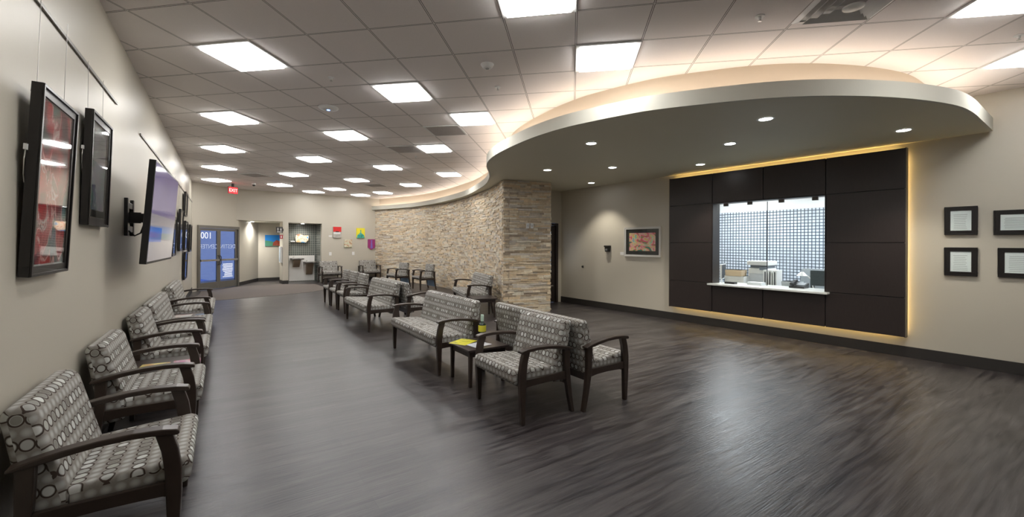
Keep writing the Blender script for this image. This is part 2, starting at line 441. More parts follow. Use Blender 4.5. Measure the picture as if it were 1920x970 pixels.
o = MB().box(0, .68, 0, .01, 0, AZ-.01).build('trim_2', M['mosaic'], loc=BW.at(AT1-.014, -.83), rz=rot_of((-.8, -.6))); struct(o)

# ------------------------------------------------------------------ stone wall and pier
def arc_pts(pts):
    L = [0]
    for a, b in zip(pts, pts[1:]): L.append(L[-1]+math.hypot(b[0]-a[0], b[1]-a[1]))
    def at(s):
        for i in range(len(L)-1):
            if s <= L[i+1] or i == len(L)-2:
                k = (s-L[i])/(L[i+1]-L[i]); a, b = pts[i], pts[i+1]
                return (a[0]+(b[0]-a[0])*k, a[1]+(b[1]-a[1])*k)
    return L[-1], at
def stone_mesh(name, pts, side, z1, seed, hmin=.026, hmax=.052):
    # side=+1: stones stick out to the right hand of travel
    rnd = random.Random(seed); L, at = arc_pts(pts); mb = MB(); z = 0
    back = MB()
    def nrm(a, b):
        dx, dy = b[0]-a[0], b[1]-a[1]; l = math.hypot(dx, dy); return (dy/l*side, -dx/l*side)
    while z < z1-.004:
        h = min(rnd.uniform(hmin, hmax), z1-z)
        if z1-z-h < .015: h = z1-z
        s = -rnd.uniform(0, .3) if L > 2 else 0
        while s < L-.001:
            ln = rnd.uniform(.10, .42)
            s1 = min(s+ln, L)
            if L-s1 < .05: s1 = L
            a, b = at(max(s, 0)), at(s1)
            if math.hypot(b[0]-a[0], b[1]-a[1]) > .01:
                n = nrm(a, b); p = rnd.uniform(.006, .034); g = .0015
                p2 = p+rnd.uniform(-.005, .005)
                q = [(a[0], a[1]), (b[0], b[1]), (b[0]+n[0]*p2, b[1]+n[1]*p2), (a[0]+n[0]*p, a[1]+n[1]*p)]
                mb.prism_z(q, z+g, z+h-g, rnd.choices(range(8), [5, 3, 5, 3, 1.2, 2.5, 3, 4])[0])
            s = s1
        z += h
    # core behind the stones
    T = .14; inner = []
    for i, p in enumerate(pts):
        a = pts[max(i-1, 0)]; b = pts[min(i+1, len(pts)-1)]; n = nrm(a, b); inner.append((p[0]-n[0]*T, p[1]-n[1]*T))
    fr_ = [(p[0], p[1]) for p in pts]
    for i in range(len(pts)-1):
        mb.prism_z([fr_[i], fr_[i+1], inner[i+1], inner[i]], 0, z1, 4)
    return struct(mb.build(name, STONE))
stone_ctrl = [(.10, 9.37), (-.07, 10.34), (-.30, 11.12), (-.61, 11.95), (-1.10, 13.30), (-1.85, 14.75), (-2.70, 15.95), (-3.75, 17.0), (-5.02, 17.92), (-5.35, 18.1)]
stone_line = spline(stone_ctrl, 6)
stone_mesh('wall_stone', stone_line, -1, HS-.005, 3)
pr = (1.19, 9.74)
stone_mesh('wall_pier_front', [(.10, 9.37), pr], 1, HS-.005, 5)
stone_mesh('wall_pier_side', [pr, (1.10, 10.9)], 1, HS-.005, 8)

# ------------------------------------------------------------------ canopy with cove
lip_ctrl = [(6.10, 5.20), (5.47, 4.77), (5.05, 4.49), (4.66, 4.28), (4.16, 4.12), (3.65, 4.03), (3.12, 4.01), (2.62, 4.08), (2.14, 4.24), (1.63, 4.46),
 (1.33, 4.67), (1.07, 4.89), (.78, 5.17), (.48, 5.59), (.22, 6.08), (-.02, 6.64), (-.16, 7.12), (-.22, 7.55), (-.225, 7.98), (-.20, 8.5), (-.215, 9.14), (-.31, 9.99), (-.53, 10.95),
 (-.95, 12.35), (-1.42, 13.39), (-2.15, 14.73), (-2.95, 15.90), (-3.82, 16.80), (-5.30, 17.90), (-5.62, 18.0)]
lip = spline(lip_ctrl, 4)
def offset(pts, d):
    out = []
    for i, p in enumerate(pts):
        a = pts[max(i-1, 0)]; b = pts[min(i+1, len(pts)-1)]; dx, dy = b[0]-a[0], b[1]-a[1]; l = math.hypot(dx, dy)
        out.append((p[0]+dy/l*d, p[1]-dx/l*d))
    return out
closing = [(-4.6, 18.7), (0.0, 16.5), RW.xy(8.2, .0), RW.xy(7.83, -.0), RW.xy(.3, -.0)]
struct(MB().prism_z(lip+closing, HS, HS+.05).build('ceiling_canopy', M['canopy']))
LIPZ = 3.14
lin = offset(lip, .03)
mb = MB(); n = len(lip)
lout = offset(lip, -.004)
def ribbon(mb, A, B, z0, z1):
    k = len(A); v = []
    for a, b in zip(A, B): v += [(*a, z0), (*a, z1), (*b, z1), (*b, z0)]
    f = [(4*i+j, 4*i+(j+1) % 4, 4*i+4+(j+1) % 4, 4*i+4+j) for i in range(k-1) for j in range(4)]+[(0, 1, 2, 3), (4*k-4, 4*k-1, 4*k-2, 4*k-3)]
    return mb.add(v, f)
ribbon(mb, lout, lin, HS-.004, LIPZ)
struct(mb.build('trim_3', M['cream'], smooth=True))
# set-back upright between the canopy and the ceiling
inn = []
for i, p in enumerate(lip):
    f = i/(n-1); d_ = .42 if f < .6 else .42-.12*min(1, (f-.6)/.15)
    inn.append(offset(lip, d_)[i])
inn2 = offset(inn, .05)
mb = MB()
ribbon(mb, inn, inn2, HS+.05, HC)
struct(mb.build('trim_4', wall_paint('warm_lit_wall_paint', (.56, .48, .38), .8), smooth=True))  # wall paint with the warm cove light put into its colour
# warm lamp tube lying in the cove trough, one run of lamps
c1 = offset(lip, .17); 
ct = thing('cove_light', 'warm cove lamps hidden behind the curved canopy lip', 'light', (c1[40][0], c1[40][1], HS+.05))
mb = MB()
for i in range(2, n-3, 2): mb.tube([(c1[i][0]-c1[40][0], c1[i][1]-c1[40][1], .045), (c1[i+2][0]-c1[40][0] if i+2 < n else 0, c1[i+2][1]-c1[40][1], .045)], .016, 6)
mb.build('lamp', M['cove'], ct)
mb = MB()
for i in range(2, n-3, 2): mb.tube([(c1[i][0]-c1[40][0], c1[i][1]-c1[40][1], .015), (c1[i+2][0]-c1[40][0], c1[i+2][1]-c1[40][1], .015)], .014, 4)
mb.build('lamp_holder', M['white_metal'], ct)

# ------------------------------------------------------------------ ceiling lights and devices
def put_ceiling(o, u, v, z=HC, rz=None):
    x, y = grid(u, v); o.location = (x, y, z); o.rotation_euler.z = -.1719 if rz is None else rz
def troffer():
    t = thing('ceiling_light', '', 'ceiling light', (0, 0, 0), group='square ceiling light panels')
    a, b = .303, .262
    mb = MB()
    for x0, x1, y0, y1 in ((-a, a, -a, -b), (-a, a, b, a), (-a, -b, -b, b), (b, a, -b, b)): mb.box(x0, x1, y0, y1, -.014, -.001)
    mb.build('frame', M['white_metal'], t)
    MB().box(-b, b, -b, b, -.034, -.003).build('diffuser', M['troffer'], t)
    return t
cells = [((6.5, .5), 'large square ceiling light cut by the top edge, above the room centre'),
 ((1.5, 1.5), 'nearest square ceiling light over the left aisle'),
 ((3.5, 3.5), 'square ceiling light behind the nearest aisle one, left of the round smoke detector'),
 ((7.5, 2.5), 'square ceiling light right in front of the curved canopy bulge'),
 ((12.5, 1.5), 'square ceiling light cut by the top right corner'),
 ((14.5, 3.5), 'square ceiling light at the right edge above the wall beside the canopy'),
 ((-1.5, 4.5), 'second square ceiling light along the picture wall'),
 ((4.5, 5.5), 'square ceiling light beside the tip of the canopy and a return grille'),
 ((.5, 6.5), 'square ceiling light behind the round wireless access point'),
 ((-4.5, 7.5), 'third square ceiling light along the picture wall'),
 ((2.5, 8.5), 'square ceiling light touching a dark return grille'),
 ((-2.5, 9.5), 'small looking ceiling light over the aisle, fourth row back'),
 ((-.5, 11.5), 'ceiling light over the double chairs in mid room'),
 ((-7.5, 10.5), 'fourth square ceiling light along the picture wall'),
 ((1.5, 13.5), 'ceiling light nearest the curved stone wall'),
 ((-5.5, 12.5), 'distant ceiling light beside a dark round-looking grille'),
 ((-10.5, 13.5), 'farthest square ceiling light along the picture wall, before the exit sign'),
 ((-3.5, 14.5), 'distant ceiling light left of the far return grille'),
 ((-8.5, 15.5), 'distant ceiling light right of the exit sign'),
 ((-1.5, 16.5), 'distant ceiling light near the middle of the stone wall'),
 ((-6.5, 17.5), 'distant ceiling light in front of the far wall'),
 ((-8.5, 18.5), 'farthest left ceiling light washing the far wall'),
 ((-4.5, 19.5), 'distant ceiling light beside the far end of the cove'),
 ((-6.5, 20.5), 'farthest ceiling light washing the wall above the small paintings')]
extra = [(9.5, -2.5), (4.5, -1.5), (12.5, -3.5)]
tr0 = troffer()
for i, ((u, v), lab) in enumerate(cells):
    o = tr0 if i == 0 else dup(tr0, (0, 0, 0), (0, -1), lab)
    o['label'] = lab; put_ceiling(o, u, v)
for u, v in extra:
    o = dup(tr0, (0, 0, 0), (0, -1), 'square ceiling light behind the viewer', 'ceiling lights behind the viewer'); put_ceiling(o, u, v)

cans = [((3.01, 4.75), 'recessed downlight nearest the front rim of the canopy'), ((4.99, 5.19), 'recessed downlight at the right end of the canopy, above the panelling edge'),
 ((3.25, 5.92), 'recessed downlight in front of the reception window'), ((3.57, 7.46), 'recessed downlight close to the top left of the dark panelling'),
 ((1.30, 5.94), 'recessed downlight in the left bulge of the canopy'), ((2.10, 7.79), 'recessed downlight in the middle left of the canopy'),
 ((.93, 8.09), 'recessed downlight just in front of the stone pier'), ((2.14, 9.75), 'recessed downlight over the framed flower picture')]
def can():
    t = thing('downlight', '', 'downlight', (0, 0, 0), group='recessed canopy downlights')
    MB().lathe([(.066, -.002), (.088, -.002), (.09, -.008), (.072, -.011), (.066, -.008), (.066, -.002)], 28, cap=False).build('trim_ring', M['white_metal'], t, smooth=True)
    MB().lathe([(.0001, -.009), (.065, -.009), (.065, -.004), (.0001, -.004)], 28).build('lens', M['can'], t)
    return t
c0 = can()
for i, ((x, y), lab) in enumerate(cans):
    o = c0 if i == 0 else dup(c0, (x, y, HS), (0, -1), lab)
    o['label'] = lab; o.location = (x, y, HS)
    ld = bpy.data.lights.new('downlight_beam', 'SPOT'); ld.energy = CAN; ld.color = (1, .93, .80); ld.spot_size = math.radians(96); ld.spot_blend = .55; ld.shadow_soft_size = .05
    lo = bpy.data.objects.new('beam', ld); COL.objects.link(lo); lo.parent = o; lo.location = (0, 0, -.02)

def grille(u, v, lab):
    t = thing('return_grille', lab, 'air vent', (0, 0, 0), group='dark return air grilles')
    mb = MB(); a = .303; b = .275
    for x0, x1, y0, y1 in ((-a, a, -a, -b), (-a, a, b, a), (-a, -b, -b, b), (b, a, -b, b)): mb.box(x0, x1, y0, y1, -.012, -.001)
    mb.build('frame', M['white_metal'], t)
    mb = MB()
    for k in range(22):
        y = -b+(k+.5)*2*b/22
        mb.add([(-b, y-.010, -.003), (b, y-.010, -.003), (b, y+.006, -.012), (-b, y+.006, -.012)], [(0, 1, 2, 3)])
    mb.build('louvres', plain('grille_grey', (.50, .46, .44), .5), t)
    MB().box(-b, b, -b, b, -.0025, -.0015).build('duct_backing', M['black'], t)
    put_ceiling(t, u, v)
grille(3.5, 6.5, 'dark square return grille in front of the ceiling light by the canopy tip')
grille(1.5, 8.5, 'dark square return grille joined to a ceiling light')
grille(-7.5, 12.5, 'dark return grille over the far left aisle before the exit sign')
grille(-3.5, 16.5, 'dark return grille far back near the stone wall')
# four-way diffuser
t = thing('air_diffuser', 'white square four-way air diffuser at the top edge above the canopy', 'air vent', (0, 0, 0))
rings = [(.303, .262, -.001, -.010), (.245, .205, -.012, -.040), (.185, .145, -.014, -.046), (.125, .088, -.016, -.052)]
for k, (a, b, z0, z1) in enumerate(rings):
    mb = MB(); v = [(a*sx, a*sy, z0) for sx, sy in ((-1, -1), (1, -1), (1, 1), (-1, 1))]+[(b*sx, b*sy, z1) for sx, sy in ((-1, -1), (1, -1), (1, 1), (-1, 1))]
    if k: v = [(x, y, z1) for x, y, z in v[:4]]+[(x, y, z0) for x, y, z in v[4:]]
    mb.add(v, [(i, (i+1) % 4, 4+(i+1) % 4, 4+i) for i in range(4)])
    mb.build('frame' if k == 0 else 'louvre_ring', M['white_metal'], t)
MB().box(-.262, .262, -.262, .262, -.003, -.002).build('duct_backing', plain('duct_shadow_grey', (.42, .41, .40), .5), t)
MB().lathe([(.0001, -.062), (.05, -.062), (.07, -.056), (.072, -.045), (.0001, -.04)], 24).build('centre_cone', M['white_metal'], t, smooth=True)
put_ceiling(t, 10.5, 1.35)
# detector, access point, sprinklers, sign, camera
t = thing('smoke_detector', 'round white smoke detector between two ceiling lights', 'smoke detector', (0, 0, 0))
MB().lathe([(.0001, -.045), (.035, -.045), (.05, -.036), (.062, -.018), (.07, -.004), (.07, 0)], 28).build('body', M['white'], t, smooth=True)
MB().lathe([(.0001, -.05), (.018, -.05), (.02, -.044), (.0001, -.043)], 16).build('sensor_cap', plain('sensor_grey', (.3, .3, .3), .5), t)
put_ceiling(t, 5.48, 2.47)
t = thing('wireless_access_point', 'white oval ceiling access point with a small blue light', 'access point', (0, 0, 0))
MB().lathe([(.0001, -.035), (.07, -.034), (.115, -.024), (.135, -.008), (.136, 0)], 32).build('body', M['white'], t, smooth=True)
MB().lathe([(.0001, -.038), (.022, -.038), (.022, -.034), (.0001, -.034)], 16).build('status_light', lit('blue_status', (.15, .3, 1), 3), t)
put_ceiling(t, 1.38, 4.18)
spr = None
for u, v, lab in ((5.48, 3.53, 'small sprinkler head beyond the smoke detector'), (2.45, 2.55, 'small sprinkler head right of the nearest aisle light'),
   (9.48, 1.55, 'small sprinkler head left of the air diffuser'), (13.49, 2.74, 'small sprinkler head at the right edge between two lights'), (1.42, 9.63, 'small sprinkler head behind the joined grille and light')):
    if spr is None:
        spr = thing('sprinkler', lab, 'sprinkler', (0, 0, 0), group='ceiling sprinkler heads')
        MB().lathe([(.035, -.001), (.036, -.008), (.012, -.010), (.010, -.03), (.0001, -.03)], 18).build('escutcheon', M['white'], spr, smooth=True)
        MB().lathe([(.0001, -.045), (.016, -.045), (.016, -.042), (.004, -.041), (.004, -.03), (.0001, -.03)], 14).build('deflector', M['steel'], spr)
        t = spr
    else: t = dup(spr, (0, 0, 0), (0, -1), lab)
    put_ceiling(t, u, v)
p = BW.at(-.02, .30, HC)
t = thing('exit_sign', 'red lit exit sign hanging from the ceiling before the glass doors', 'exit sign', (-8.62, 13.62, HC), (.95, -.3))
MB().box(-.03, .03, -.02, .02, -.11, -.001).build('canopy_mount', M['black'], t)
MB().box(-.16, .16, -.02, .02, -.33, -.11).build('housing', plain('exit_sign_shell', (.25, .02, .03), .4), t, bevel=.004)
MB().box(-.15, .15, -.0225, -.0205, -.32, -.125).build('lit_face', M['exit'], t)
MB().box(-.162, .162, -.022, .022, -.125, -.11).build('top_cap', M['black'], t)
text_mesh('letters', 'EXIT', .15, M['exit_text'], t, (0, -.025, -.225))
t = thing('security_camera', 'small dome security camera on the ceiling right of the exit sign', 'camera', (-7.9, 13.55, HC))
MB().lathe([(.06, -.001), (.06, -.03), (.052, -.045), (.0001, -.045)], 24).build('base', M['white'], t, smooth=True)
MB().lathe([(.048, -.045), (.044, -.07), (.026, -.09), (.0001, -.095)], 24).build('dome', M['black'], t, smooth=True)

# ------------------------------------------------------------------ furniture
def round_poly(pts, rs, seg=5):
    out = []; n = len(pts)
    for i in range(n):
        p0 = Vector(pts[i-1]); p = Vector(pts[i]); p1 = Vector(pts[(i+1) % n]); r = rs[i] if isinstance(rs, (list, tuple)) else rs
        a = (p0-p).normalized(); b = (p1-p).normalized()
        ang = a.angle(b); k = min(r/math.tan(ang/2), .48*min((p0-p).length, (p1-p).length))
        s, e = p+a*k, p+b*k
        for j in range(seg+1):
            t = j/seg; out.append(tuple((1-t)**2*s+2*t*(1-t)*p+t*t*e))
    return out
def cushion(name, pts, rs, x0, x1, parent, R=.028, uoff=0.0, dens=.03):
    prof = round_poly(pts, rs); n = len(prof)
    # refine long edges
    pr2 = []
    for i in range(n):
        a = Vector(prof[i]); b = Vector(prof[(i+1) % n]); m = max(1, int((b-a).length/.05))
        for k in range(m): pr2.append(tuple(a+(b-a)*k/m))
    prof = pr2; n = len(prof)
    area = sum(prof[i][0]*prof[(i+1) % n][1]-prof[(i+1) % n][0]*prof[i][1] for i in range(n))
    sg = 1 if area > 0 else -1
    nr = []
    for i in range(n):
        a = prof[i-1]; b = prof[(i+1) % n]; dx, dy = b[0]-a[0], b[1]-a[1]; l = math.hypot(dx, dy) or 1
        nr.append((dy/l*sg, -dx/l*sg))
    arc = [0]
    for i in range(n): arc.append(arc[-1]+math.dist(prof[i], prof[(i+1) % n]))
    st = []
    for k in range(5):
        a = k/4*math.pi/2; st.append((x0+R*(1-math.cos(a)), R*(1-math.sin(a))))
    for k in range(4, -1, -1):
        a = k/4*math.pi/2; st.append((x1-R*(1-math.cos(a)), R*(1-math.sin(a))))
    mb = MB(); V = []
    for x, d in st: V += [(x, prof[i][0]-nr[i][0]*d, prof[i][1]-nr[i][1]*d) for i in range(n)]
    F = []; U = []
    for j in range(len(st)-1):
        for i in range(n):
            i2 = (i+1) % n
            F.append((j*n+i, j*n+i2, (j+1)*n+i2, (j+1)*n+i))
            U.append([(st[j][0]+uoff, arc[i]), (st[j][0]+uoff, arc[i+1]), (st[j+1][0]+uoff, arc[i+1]), (st[j+1][0]+uoff, arc[i])])
    for base, flip in ((0, 1), ((len(st)-1)*n, 0)):
        f = list(range(base, base+n)); f = f[::-1] if flip else f
        F.append(tuple(f)); U.append([(V[i][1]*1.0+.3, V[i][2]+.02) for i in f])
    mb.add(V, F, 0, U)
    return mb.build(name, M['fabric'], parent, smooth=True)

ARM_TOP = [(-.298, .626), (-.290, .640), (-.23, .651), (-.12, .657), (0, .652), (.12, .638), (.22, .618), (.285, .600)]
ARM_BOT = [(.285, .584), (.20, .592), (.10, .610), (0, .624), (-.12, .628), (-.22, .622), (-.28, .612), (-.297, .614)]
ARM = ARM_TOP+ARM_BOT
FLEG = [(-.288, 0), (-.297, .15), (-.306, .32), (-.306, .44), (-.292, .54), (-.268, .622), (-.200, .626), (-.224, .54), (-.238, .44), (-.243, .32), (-.248, .15), (-.254, 0)]
RLEG = [(.283, 0), (.245, .16), (.218, .30), (.205, .42), (.200, .52), (.198, .605), (.262, .592), (.262, .50), (.262, .40), (.272, .30), (.290, .16), (.318, 0)]
RAIL = [(-.25, .385), (-.25, .315), (-.12, .322), (0, .325), (.12, .322), (.235, .31), (.235, .385)]
def wide_chair(W, nseat, name, label, cat, group):
    t = thing(name, label, cat, (0, 0, 0), group=group); h = W/2
    for sx in (-1, 1):
        xa = sx*(h-.034); 
        MB().prism_x(FLEG, xa-.022, xa+.022).build('leg', M['wood'], t, bevel=.006)
        MB().prism_x(RLEG, xa-.022, xa+.022).build('leg', M['wood'], t, bevel=.006)
        MB().prism_x(ARM, xa-.034, xa+.034).build('arm', M['wood'], t, bevel=.007)
        MB().prism_x(RAIL, xa-.012, xa+.012).build('side_rail', M['wood'], t, bevel=.004)
        for yy in (-.271, .300): MB().lathe([(.013, 0), (.013, .006), (.0001, .006)], 10, xa, yy).build('glide', M['steel'], t)
    MB().box(-h+.05, h-.05, -.255, -.231, .30, .372).build('front_rail', M['wood'], t, bevel=.003)
    MB().box(-h+.05, h-.05, .222, .246, .27, .34).build('rear_rail', M['wood'], t, bevel=.003)
    xi = h-.060; w_ = 2*xi/nseat
    for k in range(nseat):
        cushion('seat', [(-.338, .335), (-.350, .474), (.13, .440), (.13, .325)], [.05, .05, .03, .02], -xi+k*w_+.001, -xi+(k+1)*w_-.001, t, uoff=.13*k)
    cushion('backrest', [(.11, .29), (.10, .40), (.205, .80), (.235, .840), (.305, .840), (.325, .80), (.255, .40), (.235, .27)], [.03, .05, .04, .04, .04, .04, .1, .03], -xi, xi, t, uoff=.4)
    return t
def guest_chair(W, name, label, group, panel=False):
    t = thing(name, label, 'chair', (0, 0, 0), group=group); h = W/2
    for sx in (-1, 1):
        xa = sx*(h-.024)
        MB().prism_x([(y*.98, z) for y, z in FLEG], xa-.016, xa+.016).build('leg', M['wood'], t, bevel=.004)
        MB().prism_x([(y, z) for y, z in RLEG], xa-.016, xa+.016).build('leg', M['wood'], t, bevel=.004)
        MB().prism_x(ARM, xa-.024, xa+.024).build('arm', M['wood'], t, bevel=.005)
        MB().prism_x([(y, z+.01) for y, z in RAIL], xa-.010, xa+.010).build('side_rail', M['wood'], t, bevel=.003)
    xi = h-.045
    MB().box(-h+.03, h-.03, -.258, -.238, .345, .39).build('front_rail', M['wood'], t, bevel=.003)
    cushion('seat', [(-.315, .378), (-.325, .468), (.15, .44), (.15, .365)], [.04, .04, .03, .02], -xi, xi, t)
    cushion('backrest', [(.14, .40), (.13, .46), (.185, .83), (.21, .858), (.262, .855), (.28, .82), (.225, .46), (.21, .39)], [.03, .04, .03, .03, .03, .03, .08, .03], -xi, xi, t, uoff=.4)
    if panel: MB().prism_x([(.262, .10), (.246, .36), (.256, .36), (.272, .10)], -xi, xi).build('rear_panel', M['blue_vinyl'], t)
    return t
G1 = 'patterned wide armchairs'; G2 = 'patterned two-seat sofas'; G3 = 'patterned guest chairs'
P1 = wide_chair(.80, 1, 'armchair', 'patterned wide armchair nearest the viewer against the picture wall', 'armchair', G1)
P2 = wide_chair(1.60, 2, 'loveseat', 'two-seat patterned sofa facing the aisle behind the yellow-magazine table', 'sofa', G2)
P3 = guest_chair(.66, 'guest_chair', 'nearest of the row of three patterned chairs facing the aisle', G3)
P4 = guest_chair(.70, 'guest_chair', 'patterned guest chair with blue-grey rear panel at the stone wall, nearer one', 'guest chairs at the stone wall', True)
def place(first, proto, pos, N, label=None):
    if first: proto.location = pos; proto.rotation_euler.z = rot_of(N); return proto
    return dup(proto, pos, N, label)
nl = -.829+.355
place(True, P1, sn(2.98, nl), N_)
place(False, P1, sn(4.30, nl), N_, 'second patterned armchair along the picture wall, before the magazine table')
place(False, P1, sn(5.77, nl), N_, 'third patterned armchair along the picture wall, beyond the magazine table')
place(False, P1, sn(3.27, 2.42), NEG, 'single patterned armchair at the near end of the centre island, facing the aisle')
place(False, P1, BW.at(3.14, .36), BW.N, 'patterned armchair against the far wall beside the fountain alcove')
place(False, P1, BW.at(4.72, .36), BW.N, 'patterned armchair against the far wall next to the stone wall')
place(True, P2, sn(5.29, 2.40), NEG)
place(False, P2, sn(3.60, 3.10), N_, 'two-seat patterned sofa at the near end facing the reception window')
place(False, P2, sn(8.15, 2.40), NEG, 'middle two-seat patterned sofa facing the aisle, behind the gap')
place(False, P2, sn(8.05, 3.06), N_, 'two-seat patterned sofa facing the stone wall, back to back with the middle one')
place(False, P2, sn(7.05, nl), N_, 'two-seat patterned sofa against the picture wall after the third armchair')
place(False, P2, sn(9.35, nl), N_, 'farthest two-seat patterned sofa against the picture wall')
gd = Vector((-.957, -.29)); 
place(False, P2, (-.63, 10.05, 0), (gd.x, gd.y), 'two-seat patterned sofa against the curved stone wall near the pier')
place(True, P3, sn(9.88, 2.50), NEG)
place(False, P3, sn(10.66, 2.50), NEG, 'middle one of the row of three patterned chairs facing the aisle')
place(False, P3, sn(11.44, 2.50), NEG, 'farthest of the row of three patterned chairs facing the aisle')
place(True, P4, sn(13.38, 5.72), NEG)
place(False, P4, sn(14.66, 5.28), (-.75, -.66), 'patterned guest chair with blue-grey rear panel at the stone wall, farther one')

def side_table(label):
    t = thing('side_table', label, 'side table', (0, 0, 0), group='low square side tables')
    MB().box(-.26, .26, -.26, .26, .388, .412).build('tabletop', M['tabletop'], t, bevel=.003)
    mb = MB()
    for x0, x1, y0, y1 in ((-.22, .22, -.225, -.207), (-.22, .22, .207, .225), (-.225, -.207, -.22, .22), (.207, .225, -.22, .22)): mb.box(x0, x1, y0, y1, .325, .388)
    mb.build('apron', M['wood'], t)
    for sx in (-1, 1):
        for sy in (-1, 1):
            a, b = .232, .19; lo = .196
            v = [(sx*a, sy*a, .388), (sx*b, sy*a, .388), (sx*b, sy*b, .388), (sx*a, sy*b, .388), (sx*(a-.004), sy*(a-.004), 0), (sx*lo, sy*(a-.004), 0), (sx*lo, sy*lo, 0), (sx*(a-.004), sy*lo, 0)]
            MB().add(v, [(0, 1, 2, 3), (4, 5, 6, 7), (0, 1, 5, 4), (1, 2, 6, 5), (2, 3, 7, 6), (3, 0, 4, 7)]).build('leg', M['wood'], t, bevel=.003)
    return t
T0 = side_table('low dark square table with a yellow magazine between the island seats'); T0.location = sn(4.18, 2.45); T0.rotation_euler.z = rot_of(NEG)
T1 = dup(T0, sn(5.03, -.45), N_, 'low dark square table with colourful magazines by the picture wall, nearer one')
T2 = dup(T0, sn(8.22, -.45), N_, 'low dark square table with magazines by the picture wall, farther one')
T3 = dup(T0, (-.35, 9.03, 0), (gd.x, gd.y), 'low dark square table by the corner of the stone pier')

def magazine(name, label, pos, rz, mat, w_=.21, h_=.28, th=.006, title=None, tcol=None):
    t = thing(name, label, 'magazine', pos, group='magazines on the tables'); t.rotation_euler.z = rz
    MB().box(-w_/2+.002, w_/2-.002, -h_/2+.002, h_/2-.002, .0005, th-.001).build('pages', M['white'], t)
    MB().box(-w_/2, w_/2, -h_/2, h_/2, th-.001, th).build('cover', mat, t)
    return t
TZ = .412
yel = art_mat('yellow_cover', [(.40, (.80, .75, .04)), (.60, (.75, .70, .05)), (.66, (.10, .12, .03)), (.70, (.70, .68, .06))], 14, .3, .3, (1, 3, 1), 2)
m1 = magazine('magazine', 'yellow magazine on the island table', sn(4.30, 2.33, TZ), rot_of(NEG)+.5, yel, .22, .27)
m2 = magazine('magazine', 'white leaflet under the yellow magazine on the island table', sn(4.10, 2.42, TZ), rot_of(NEG)+.15, art_mat('pale_leaflet', [(.3, (.7, .7, .75)), (.6, (.62, .66, .72)), (.8, (.45, .5, .62))], 6, .2, .3), .18, .24, .004)
m1.location.z = TZ
m3 = magazine('magazine', 'magazine with yellow and cyan cover on the nearer wall table', sn(4.93, -.535, TZ), rot_of(N_)+1.45, art_mat('yellow_cyan_cover', [(.30, (.05, .35, .6)), (.42, (.75, .62, .05)), (.55, (.8, .7, .25)), (.7, (.55, .1, .05))], 6, .4, .3, (1, 1, 1), 5), .21, .27)
m4 = magazine('magazine', 'magazine with pink and white cover on the nearer wall table', sn(4.97, -.285, TZ), rot_of(N_)+1.6, art_mat('pink_cover', [(.30, (.7, .7, .7)), (.44, (.65, .15, .4)), (.52, (.6, .55, .6)), (.62, (.55, .05, .12)), (.75, (.3, .05, .4))], 8, .6, .3, (1, 1, 1), 8), .21, .22)
m5 = magazine('magazine', 'white magazine on the farther wall table', sn(8.12, -.52, TZ), rot_of(N_)+1.5, art_mat('white_cover', [(.3, (.75, .74, .72)), (.55, (.6, .3, .25)), (.6, (.75, .74, .72))], 5, .3, .3, (1, 1, 1), 3), .21, .28)
m6 = magazine('magazine', 'dark blue magazine on the farther wall table', sn(8.14, -.28, TZ), rot_of(N_)+1.55, art_mat('navy_cover', [(.3, (.04, .08, .16)), (.7, (.12, .2, .3))], 5, .3, .3, (1, 1, 1), 1), .17, .19)
# sanitizer bottle
t = thing('sanitizer_bottle', 'dark green pump bottle with yellow label behind the island table', 'bottle', sn(4.36, 2.62, TZ), NEG)
MB().lathe([(.0001, 0), (.036, 0), (.040, .006), (.040, .13), (.034, .155), (.016, .168), (.014, .18), (.0001, .18)], 24).build('bottle', plain('dark_green_plastic', (.012, .03, .018), .25), t, smooth=True)
MB().lathe([(.0403, .075), (.0415, .08), (.0415, .135), (.0403, .14)], 24, cap=False).build('label', plain('yellow_label', (.7, .65, .06), .4), t, smooth=True)
MB().lathe([(.017, .18), (.018, .235), (.014, .25), (.0001, .25)], 16).build('pump_cap', plain('pale_green_cap', (.5, .66, .58), .35), t, smooth=True)
t.scale = (1.15, 1.15, 1.15)

# ------------------------------------------------------------------ reception: panelling, window, room behind
PX = 2.8
t = thing('wall_panelling', 'dark brown panelled feature wall around the reception window with warm glowing edges', 'wall panelling', RW.at(PX, 0, .285), RW.N)
def pl(tt): return PX-tt
cols = [(1.015, 1.926), (1.926, 2.812), (2.812, 3.687), (3.687, 4.575)]
rows = [(.285, .832), (.832, 1.595), (1.595, 2.343), (2.343, 2.912)]
g = .006
for ci, (a, b) in enumerate(cols):
    for ri, (z0, z1) in enumerate(rows):
        if ci in (1, 2) and ri in (1, 2): continue
        MB().box(pl(b)+g, pl(a)-g, -.125, -.105, z0+g-.285, z1-g-.285).build('panel', M['panel'], t, bevel=.0015)
mb = MB()
for a, b, z0, z1 in ((1.03, WT0, .30, 2.9), (WT1, 4.56, .30, 2.9), (WT0, WT1, .30, WZ0), (WT0, WT1, WZ1+.015, 2.9)):
    mb.box(pl(b), pl(a), -.105, -.035, z0-.285, z1-.285)
mb.build('backing', M['black'], t)
mb = MB()
edge = plain('panel_edge_taupe', (.16, .135, .10), .5)
mb.box(pl(1.030), pl(1.012), -.124, -.03, 0, 2.627).box(pl(4.578), pl(4.56), -.124, -.03, 0, 2.627)
mb.build('edge_return', edge, t)
for k, (a, b, z0, z1) in enumerate([(1.12, 4.5, .345, .36), (1.12, 4.5, 2.845, 2.86), (1.075, 1.09, .36, 2.84)]):
    MB().box(pl(b), pl(a), -.034, -.018, z0-.285, z1-.285).build('light_strip', M['led'], t)
